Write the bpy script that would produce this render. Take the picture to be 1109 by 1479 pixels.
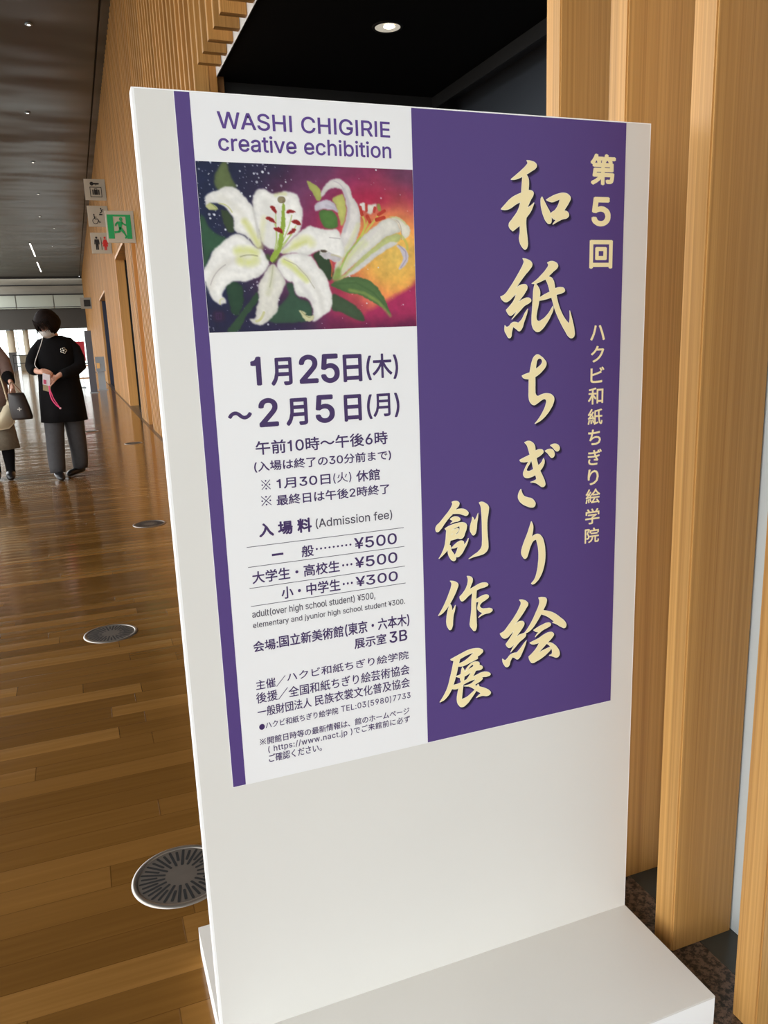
import bpy, bmesh, math, random
import numpy as np
from mathutils import Vector, Matrix, Euler

for o in list(bpy.data.objects):
    bpy.data.objects.remove(o, do_unlink=True)
scene = bpy.context.scene
COL = scene.collection
rng = random.Random(7)

# ------------------------------------------------------------------ camera
cam_data = bpy.data.cameras.new('camera')
cam = bpy.data.objects.new('camera', cam_data)
COL.objects.link(cam)
cam_data.sensor_fit = 'VERTICAL'
cam_data.sensor_height = 24.0
cam_data.lens = 1141.94 / 1479 * 24.0
cam_data.clip_start = 0.02
cam_data.clip_end = 400
right = (0.93278105, -0.35863289, -0.03608274)
down = (-0.1102806, -0.18865254, -0.97583216)
fwd = (0.34315842, 0.91421697, -0.21552179)
cam.matrix_world = Matrix((
    (right[0], -down[0], -fwd[0], -0.10788),
    (right[1], -down[1], -fwd[1], -1.17483),
    (right[2], -down[2], -fwd[2], 1.23660),
    (0, 0, 0, 1)))
scene.camera = cam

# ------------------------------------------------------------------ world, light, exposure
world = bpy.data.worlds.new('daylight')
scene.world = world
world.use_nodes = True
wn = world.node_tree
bg = wn.nodes['Background']
tc = wn.nodes.new('ShaderNodeTexCoord')
sep = wn.nodes.new('ShaderNodeSeparateXYZ')
ramp = wn.nodes.new('ShaderNodeValToRGB')
wn.links.new(tc.outputs['Generated'], sep.inputs[0])
mr = wn.nodes.new('ShaderNodeMapRange')
mr.inputs['From Min'].default_value = -1
wn.links.new(sep.outputs['Z'], mr.inputs['Value'])
wn.links.new(mr.outputs[0], ramp.inputs[0])
ramp.color_ramp.elements[0].position = 0.47
ramp.color_ramp.elements[0].color = (0.20, 0.20, 0.19, 1)
ramp.color_ramp.elements[1].position = 0.51
ramp.color_ramp.elements[1].color = (0.97, 0.985, 1.0, 1)
wn.links.new(ramp.outputs[0], bg.inputs['Color'])
bg.inputs['Strength'].default_value = WORLD_STRENGTH = 4.0
scene.view_settings.view_transform = 'Standard'
scene.view_settings.look = 'None'
scene.view_settings.gamma = 1.0
scene.view_settings.use_curve_mapping = False
scene.view_settings.exposure = 0.0
scene.cycles.max_bounces = 8
scene.cycles.diffuse_bounces = 5
scene.cycles.use_denoising = True
scene.cycles.sample_clamp_indirect = 6

# ------------------------------------------------------------------ helpers
def lin(r, g, b):
    f = lambda c: (c / 12.92 if c <= 0.04045 else ((c + 0.055) / 1.055) ** 2.4)
    return (f(r / 255), f(g / 255), f(b / 255), 1.0)

def tag(o, label=None, cat=None, group=None, kind=None):
    if label: o['label'] = label
    if cat: o['category'] = cat
    if group: o['group'] = group
    if kind: o['kind'] = kind
    return o

def mat(name, color, rough=0.5, metal=0.0, spec=0.5, noise=0.0, nscale=(8, 8, 8), bump=0.0, emit=None):
    m = bpy.data.materials.new(name)
    m.use_nodes = True
    nt = m.node_tree
    b = nt.nodes['Principled BSDF']
    b.inputs['Base Color'].default_value = color
    b.inputs['Roughness'].default_value = rough
    b.inputs['Metallic'].default_value = metal
    b.inputs['Specular IOR Level'].default_value = spec
    if emit:
        b.inputs['Emission Color'].default_value = emit[0]
        b.inputs['Emission Strength'].default_value = emit[1]
    if noise or bump:
        t = nt.nodes.new('ShaderNodeTexCoord')
        mp = nt.nodes.new('ShaderNodeMapping')
        mp.inputs['Scale'].default_value = nscale
        n = nt.nodes.new('ShaderNodeTexNoise')
        n.inputs['Scale'].default_value = 1.0
        n.inputs['Detail'].default_value = 4
        nt.links.new(t.outputs['Object'], mp.inputs[0])
        nt.links.new(mp.outputs[0], n.inputs['Vector'])
        if noise:
            r = nt.nodes.new('ShaderNodeMapRange')
            r.inputs['From Min'].default_value = 0.3
            r.inputs['From Max'].default_value = 0.7
            r.inputs['To Min'].default_value = 1 - noise
            r.inputs['To Max'].default_value = 1 + noise
            h = nt.nodes.new('ShaderNodeMixRGB')
            h.blend_type = 'MULTIPLY'
            h.inputs[0].default_value = 1
            h.inputs[1].default_value = color
            nt.links.new(n.outputs['Fac'], r.inputs['Value'])
            nt.links.new(r.outputs[0], h.inputs[2])
            nt.links.new(h.outputs[0], b.inputs['Base Color'])
        if bump:
            bp = nt.nodes.new('ShaderNodeBump')
            bp.inputs['Strength'].default_value = bump
            bp.inputs['Distance'].default_value = 0.01
            nt.links.new(n.outputs['Fac'], bp.inputs['Height'])
            nt.links.new(bp.outputs[0], b.inputs['Normal'])
    return m

def link_mesh(name, me, material=None, parent=None):
    o = bpy.data.objects.new(name, me)
    COL.objects.link(o)
    if material and not me.materials:
        me.materials.append(material)
    if parent: o.parent = parent
    return o

def obj(name, bm, material=None, parent=None, smooth=False):
    me = bpy.data.meshes.new(name)
    bmesh.ops.recalc_face_normals(bm, faces=bm.faces)
    bm.to_mesh(me)
    bm.free()
    if smooth:
        for p in me.polygons: p.use_smooth = True
    return link_mesh(name, me, material, parent)

def empty(name, loc=(0, 0, 0), rz=0.0):
    o = bpy.data.objects.new(name, None)
    COL.objects.link(o)
    o.location = loc
    o.rotation_euler = (0, 0, rz)
    o.empty_display_size = 0.1
    return o

def NB(): return bmesh.new()

def add_box(bm, x0, x1, y0, y1, z0, z1):
    v = [bm.verts.new((x, y, z)) for x in (x0, x1) for y in (y0, y1) for z in (z0, z1)]
    for f in ((0, 1, 3, 2), (4, 6, 7, 5), (0, 4, 5, 1), (2, 3, 7, 6), (0, 2, 6, 4), (1, 5, 7, 3)):
        bm.faces.new([v[i] for i in f])
    return v

def box(name, x0, x1, y0, y1, z0, z1, material, parent=None, bevel=0.0):
    bm = NB()
    add_box(bm, x0, x1, y0, y1, z0, z1)
    if bevel:
        bmesh.ops.bevel(bm, geom=list(bm.edges), offset=bevel, segments=2, affect='EDGES', profile=0.6)
    return obj(name, bm, material, parent)

def add_quad(bm, pts):
    bm.faces.new([bm.verts.new(p) for p in pts])

def add_prism(bm, pts2, to3, depth):
    """polygon pts2 extruded: to3(a, b, d) gives the 3D point at depth d"""
    a = [bm.verts.new(to3(x, y, 0.0)) for x, y in pts2]
    b = [bm.verts.new(to3(x, y, depth)) for x, y in pts2]
    n = len(a)
    bm.faces.new(a)
    bm.faces.new(b[::-1])
    for i in range(n):
        bm.faces.new((a[i], b[i], b[(i + 1) % n], a[(i + 1) % n]))

def frame_axes(d):
    d = Vector(d).normalized()
    up = Vector((0, 0, 1)) if abs(d.z) < 0.9 else Vector((0, 1, 0))
    s = d.cross(up).normalized()
    return s, s.cross(d).normalized()

def add_tube(bm, path, radii, n=12, squash=1.0, cap=True):
    P = [Vector(p) for p in path]
    if not hasattr(radii, '__len__'): radii = [radii] * len(P)
    rings = []
    s0 = None
    for i, p in enumerate(P):
        d = (P[min(i + 1, len(P) - 1)] - P[max(i - 1, 0)])
        s, t = frame_axes(d)
        if s0 is not None:
            dn = d.normalized()
            s = (s0 - dn * s0.dot(dn)).normalized()
            t = s.cross(dn).normalized()
        s0 = s
        r = radii[i]
        rings.append([bm.verts.new(p + s * math.cos(2 * math.pi * k / n) * r + t * math.sin(2 * math.pi * k / n) * r * squash) for k in range(n)])
    for a, b in zip(rings, rings[1:]):
        for k in range(n):
            bm.faces.new((a[k], a[(k + 1) % n], b[(k + 1) % n], b[k]))
    if cap:
        bm.faces.new(rings[0][::-1])
        bm.faces.new(rings[-1])

def add_loft(bm, rings, n=24, cap=True):
    """rings: (cx, cy, cz, rx, ry) horizontal ellipses"""
    R = []
    for cx, cy, cz, rx, ry in rings:
        R.append([bm.verts.new((cx + rx * math.cos(2 * math.pi * k / n), cy + ry * math.sin(2 * math.pi * k / n), cz)) for k in range(n)])
    for a, b in zip(R, R[1:]):
        for k in range(n):
            bm.faces.new((a[k], a[(k + 1) % n], b[(k + 1) % n], b[k]))
    if cap:
        bm.faces.new(R[0][::-1])
        bm.faces.new(R[-1])
    return R

def add_disc(bm, c, r, n=24, z=None):
    vs = [bm.verts.new((c[0] + r * math.cos(2 * math.pi * k / n), c[1] + r * math.sin(2 * math.pi * k / n), c[2])) for k in range(n)]
    bm.faces.new(vs)

def add_lathe(bm, prof, c, n=32):
    """prof: list of (r, z)"""
    R = []
    for r, z in prof:
        if r < 1e-6:
            R.append([bm.verts.new((c[0], c[1], c[2] + z))])
        else:
            R.append([bm.verts.new((c[0] + r * math.cos(2 * math.pi * k / n), c[1] + r * math.sin(2 * math.pi * k / n), c[2] + z)) for k in range(n)])
    for a, b in zip(R, R[1:]):
        for k in range(n):
            if len(a) == 1 and len(b) > 1: bm.faces.new((a[0], b[(k + 1) % n], b[k]))
            elif len(b) == 1 and len(a) > 1: bm.faces.new((a[k], a[(k + 1) % n], b[0]))
            elif len(a) > 1: bm.faces.new((a[k], a[(k + 1) % n], b[(k + 1) % n], b[k]))

def add_ball(bm, c, r, M=None, u=16, v=10):
    """ellipsoid with radii r, optional rotation M"""
    geo = bmesh.ops.create_uvsphere(bm, u_segments=u, v_segments=v, radius=1.0)
    X = Matrix.Translation(Vector(c)) @ (M.to_4x4() if M else Matrix.Identity(4)) @ Matrix.Diagonal((r[0], r[1], r[2], 1))
    bmesh.ops.transform(bm, matrix=X, verts=geo['verts'])
    return geo['verts']

def eval_mesh(o):
    dg = bpy.context.evaluated_depsgraph_get()
    dg.update()
    return bpy.data.meshes.new_from_object(o.evaluated_get(dg))

# ------------------------------------------------------------------ materials
def wood_mat(name, c_lo, c_hi, scale, rough=0.45, dark=0.8):
    m = bpy.data.materials.new(name)
    m.use_nodes = True
    nt = m.node_tree
    L = nt.links.new
    b = nt.nodes['Principled BSDF']
    b.inputs['Roughness'].default_value = rough
    b.inputs['Specular IOR Level'].default_value = 0.35
    t = nt.nodes.new('ShaderNodeTexCoord')
    mp = nt.nodes.new('ShaderNodeMapping')
    mp.inputs['Scale'].default_value = scale
    n = nt.nodes.new('ShaderNodeTexNoise')
    n.inputs['Scale'].default_value = 1
    n.inputs['Detail'].default_value = 6
    n.inputs['Roughness'].default_value = 0.65
    rp = nt.nodes.new('ShaderNodeValToRGB')
    rp.color_ramp.elements[0].position = 0.25
    rp.color_ramp.elements[0].color = c_lo
    rp.color_ramp.elements[1].position = 0.62
    rp.color_ramp.elements[1].color = c_hi
    L(t.outputs['Object'], mp.inputs[0]); L(mp.outputs[0], n.inputs['Vector']); L(n.outputs['Fac'], rp.inputs[0])
    # every fin has its own tone: white noise on the fin's index along the wall
    sp = nt.nodes.new('ShaderNodeSeparateXYZ')
    ma = nt.nodes.new('ShaderNodeMath'); ma.operation = 'MULTIPLY_ADD'
    ma.inputs[1].default_value = 1 / 0.2176; ma.inputs[2].default_value = 0.25
    fl = nt.nodes.new('ShaderNodeMath'); fl.operation = 'FLOOR'
    wnz = nt.nodes.new('ShaderNodeTexWhiteNoise'); wnz.noise_dimensions = '1D'
    rg = nt.nodes.new('ShaderNodeMapRange'); rg.inputs['To Min'].default_value = dark; rg.inputs['To Max'].default_value = 1.08
    mx = nt.nodes.new('ShaderNodeMixRGB'); mx.blend_type = 'MULTIPLY'; mx.inputs[0].default_value = 1
    L(t.outputs['Object'], sp.inputs[0]); L(sp.outputs['Y'], ma.inputs[0]); L(ma.outputs[0], fl.inputs[0])
    L(fl.outputs[0], wnz.inputs['W']); L(wnz.outputs['Value'], rg.inputs['Value'])
    L(rp.outputs[0], mx.inputs[1]); L(rg.outputs[0], mx.inputs[2]); L(mx.outputs[0], b.inputs['Base Color'])
    return m

M = {}
M['fin'] = wood_mat('cedar fins', lin(172, 122, 62), lin(212, 162, 94), (150, 150, 0.6))
M['wood_panel'] = wood_mat('cedar panel', lin(186, 130, 66), lin(210, 154, 86), (40, 40, 0.5))
M['white_panel'] = mat('white laminate', lin(224, 222, 216), 0.45, noise=0.012, nscale=(3, 3, 3))
M['lit_edge'] = mat('lit edge white', lin(250, 250, 248), 0.4)  # whiter than the panel: strong side light put into the colour
M['base_top'] = mat('grey white laminate', lin(222, 218, 211), 0.5, noise=0.02, nscale=(4, 4, 4))
M['paper'] = mat('white poster film', lin(240, 240, 240), 0.45)
M['purple'] = mat('purple ink', lin(84, 62, 126), 0.5, spec=0.35)
M['ink'] = mat('dark purple ink', lin(60, 34, 92), 0.5)
M['grey_ink'] = mat('grey ink', lin(74, 68, 82), 0.5)
M['heading_ink'] = mat('purple heading ink', lin(88, 58, 138), 0.5)
M['cream'] = mat('cream ink', lin(250, 233, 180), 0.45)
M['cream_edge'] = mat('pale cream ink', lin(255, 248, 228), 0.45)
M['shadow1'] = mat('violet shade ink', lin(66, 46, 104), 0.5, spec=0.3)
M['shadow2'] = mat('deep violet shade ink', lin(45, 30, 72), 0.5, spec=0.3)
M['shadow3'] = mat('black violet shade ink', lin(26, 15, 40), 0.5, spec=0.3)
M['steel'] = mat('brushed steel', lin(102, 94, 86), 0.45, metal=0.35, noise=0.06, nscale=(30, 30, 30))
M['steel_rim'] = mat('polished steel', lin(160, 154, 146), 0.35, metal=0.85)
M['black'] = mat('black void', lin(12, 11, 10), 0.7)
M['soffit'] = mat('black soffit paint', lin(15, 15, 16), 0.8, spec=0.15)
M['soffit_edge'] = mat('charcoal fascia', lin(52, 52, 52), 0.5)
M['blue_grey'] = mat('blue grey panel', lin(76, 82, 90), 0.5)
M['navy'] = mat('navy door', lin(34, 40, 62), 0.4)
M['plaster'] = mat('white plaster', lin(236, 236, 232), 0.7)
M['dark_back'] = mat('brown backing', lin(150, 104, 58), 0.8)
M['granite_dark'] = mat('dark floor track', lin(58, 60, 56), 0.25)
M['glass_edge'] = mat('pale reflecting glass', lin(206, 216, 218), 0.2)
M['alu'] = mat('aluminium frame', lin(150, 160, 164), 0.35, metal=0.6)
M['sign_plate'] = mat('beige sign plate', lin(196, 188, 170), 0.5)
M['pict_black'] = mat('black pictogram', lin(32, 30, 30), 0.6)
M['pict_red'] = mat('red pictogram', lin(214, 44, 40), 0.6)
M['exit_green'] = mat('exit sign green', lin(24, 150, 84), 0.5, emit=(lin(20, 150, 80), 0.12))
M['exit_pale'] = mat('exit sign pale', lin(205, 196, 178), 0.5)

def granite():
    m = mat('brown granite', lin(96, 78, 66), 0.3)
    nt = m.node_tree; L = nt.links.new
    t = nt.nodes.new('ShaderNodeTexCoord'); v = nt.nodes.new('ShaderNodeTexNoise')
    v.inputs['Scale'].default_value = 85; v.inputs['Detail'].default_value = 8; v.inputs['Roughness'].default_value = 0.75
    r = nt.nodes.new('ShaderNodeValToRGB')
    r.color_ramp.elements[0].position = 0.45; r.color_ramp.elements[0].color = lin(30, 26, 24)
    r.color_ramp.elements[1].position = 0.55; r.color_ramp.elements[1].color = lin(112, 92, 78)
    L(t.outputs['Object'], v.inputs['Vector']); L(v.outputs['Fac'], r.inputs[0]); L(r.outputs[0], nt.nodes['Principled BSDF'].inputs['Base Color'])
    return m
M['granite'] = granite()

def floor_mat():
    m = bpy.data.materials.new('oak floorboards')
    m.use_nodes = True
    nt = m.node_tree; L = nt.links.new
    b = nt.nodes['Principled BSDF']
    def math_(op, a=None, b_=None, c=None):
        n = nt.nodes.new('ShaderNodeMath'); n.operation = op
        for i, v in enumerate((a, b_, c)):
            if v is None: continue
            if isinstance(v, (int, float)): n.inputs[i].default_value = v
            else: L(v, n.inputs[i])
        return n.outputs[0]
    t = nt.nodes.new('ShaderNodeTexCoord'); s = nt.nodes.new('ShaderNodeSeparateXYZ')
    L(t.outputs['Object'], s.inputs[0])
    X, Y = s.outputs['X'], s.outputs['Y']
    W = 0.0835
    yr = math_('DIVIDE', Y, W)
    row = math_('FLOOR', yr); fy = math_('FRACT', yr)
    wr = nt.nodes.new('ShaderNodeTexWhiteNoise'); wr.noise_dimensions = '1D'; L(row, wr.inputs['W'])
    xr = math_('ADD', math_('DIVIDE', X, 0.72), math_('MULTIPLY', wr.outputs['Value'], 7.3))
    col = math_('FLOOR', xr); fx = math_('FRACT', xr)
    cv = nt.nodes.new('ShaderNodeCombineXYZ'); L(col, cv.inputs[0]); L(row, cv.inputs[1])
    wp = nt.nodes.new('ShaderNodeTexWhiteNoise'); wp.noise_dimensions = '2D'; L(cv.outputs[0], wp.inputs['Vector'])
    # grain
    gx = nt.nodes.new('ShaderNodeCombineXYZ')
    L(math_('ADD', math_('MULTIPLY', X, 2.2), math_('MULTIPLY', wp.outputs['Value'], 50)), gx.inputs[0])
    L(math_('MULTIPLY', Y, 60), gx.inputs[1])
    gn = nt.nodes.new('ShaderNodeTexNoise'); gn.inputs['Scale'].default_value = 1; gn.inputs['Detail'].default_value = 5
    L(gx.outputs[0], gn.inputs['Vector'])
    rp = nt.nodes.new('ShaderNodeValToRGB')
    e = rp.color_ramp.elements
    e[0].position = 0.0; e[0].color = lin(92, 61, 25)
    e[1].position = 1.0; e[1].color = lin(152, 110, 58)
    k = e.new(0.35); k.color = lin(112, 77, 34)
    k = e.new(0.7); k.color = lin(127, 89, 42)
    fac = math_('ADD', math_('MULTIPLY', wp.outputs['Value'], 0.72), math_('MULTIPLY_ADD', gn.outputs['Fac'], 0.5, -0.1))
    L(fac, rp.inputs[0])
    # joints
    jy = math_('LESS_THAN', fy, 0.02); jx = math_('LESS_THAN', fx, 0.0035)
    j = math_('MAXIMUM', jy, jx)
    mx = nt.nodes.new('ShaderNodeMixRGB'); mx.inputs[2].default_value = lin(62, 38, 16)
    L(math_('MULTIPLY', j, 0.55), mx.inputs[0]); L(rp.outputs[0], mx.inputs[1])
    L(mx.outputs[0], b.inputs['Base Color'])
    b.inputs['Roughness'].default_value = 0.13
    b.inputs['Specular IOR Level'].default_value = 0.7
    # boards are slightly cupped, each a little differently
    hgt = math_('ADD', math_('MULTIPLY', math_('SINE', math_('MULTIPLY', fy, math.pi)), math_('MULTIPLY_ADD', wp.outputs['Value'], 0.9, 0.15)), math_('MULTIPLY', gn.outputs['Fac'], 0.15))
    bp = nt.nodes.new('ShaderNodeBump'); bp.inputs['Strength'].default_value = 1.0; bp.inputs['Distance'].default_value = 0.0011
    L(hgt, bp.inputs['Height']); L(bp.outputs[0], b.inputs['Normal'])
    return m
M['floor'] = floor_mat()

def ceiling_mat():
    m = mat('dark metal ceiling', lin(58, 56, 51), 0.3, metal=0.0, spec=0.3)
    nt = m.node_tree; L = nt.links.new
    t = nt.nodes.new('ShaderNodeTexCoord'); mp = nt.nodes.new('ShaderNodeMapping'); mp.inputs['Scale'].default_value = (0.22, 0.42, 1)
    n = nt.nodes.new('ShaderNodeTexNoise'); n.inputs['Scale'].default_value = 1; n.inputs['Detail'].default_value = 2
    bp = nt.nodes.new('ShaderNodeBump'); bp.inputs['Strength'].default_value = 0.8; bp.inputs['Distance'].default_value = 0.25
    L(t.outputs['Object'], mp.inputs[0]); L(mp.outputs[0], n.inputs['Vector']); L(n.outputs['Fac'], bp.inputs['Height'])
    L(bp.outputs[0], nt.nodes['Principled BSDF'].inputs['Normal'])
    return m
M['ceiling'] = ceiling_mat()

def glass_mat():
    m = bpy.data.materials.new('window glass')
    m.use_nodes = True
    nt = m.node_tree
    nt.nodes.remove(nt.nodes['Principled BSDF'])
    out = [n for n in nt.nodes if n.type == 'OUTPUT_MATERIAL'][0]
    tr = nt.nodes.new('ShaderNodeBsdfTransparent'); tr.inputs[0].default_value = (0.93, 0.96, 0.95, 1)
    gl = nt.nodes.new('ShaderNodeBsdfGlossy'); gl.inputs['Roughness'].default_value = 0.03
    mx = nt.nodes.new('ShaderNodeMixShader'); mx.inputs[0].default_value = 0.07
    nt.links.new(tr.outputs[0], mx.inputs[1]); nt.links.new(gl.outputs[0], mx.inputs[2]); nt.links.new(mx.outputs[0], out.inputs[0])
    return m
M['glass'] = glass_mat()

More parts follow.
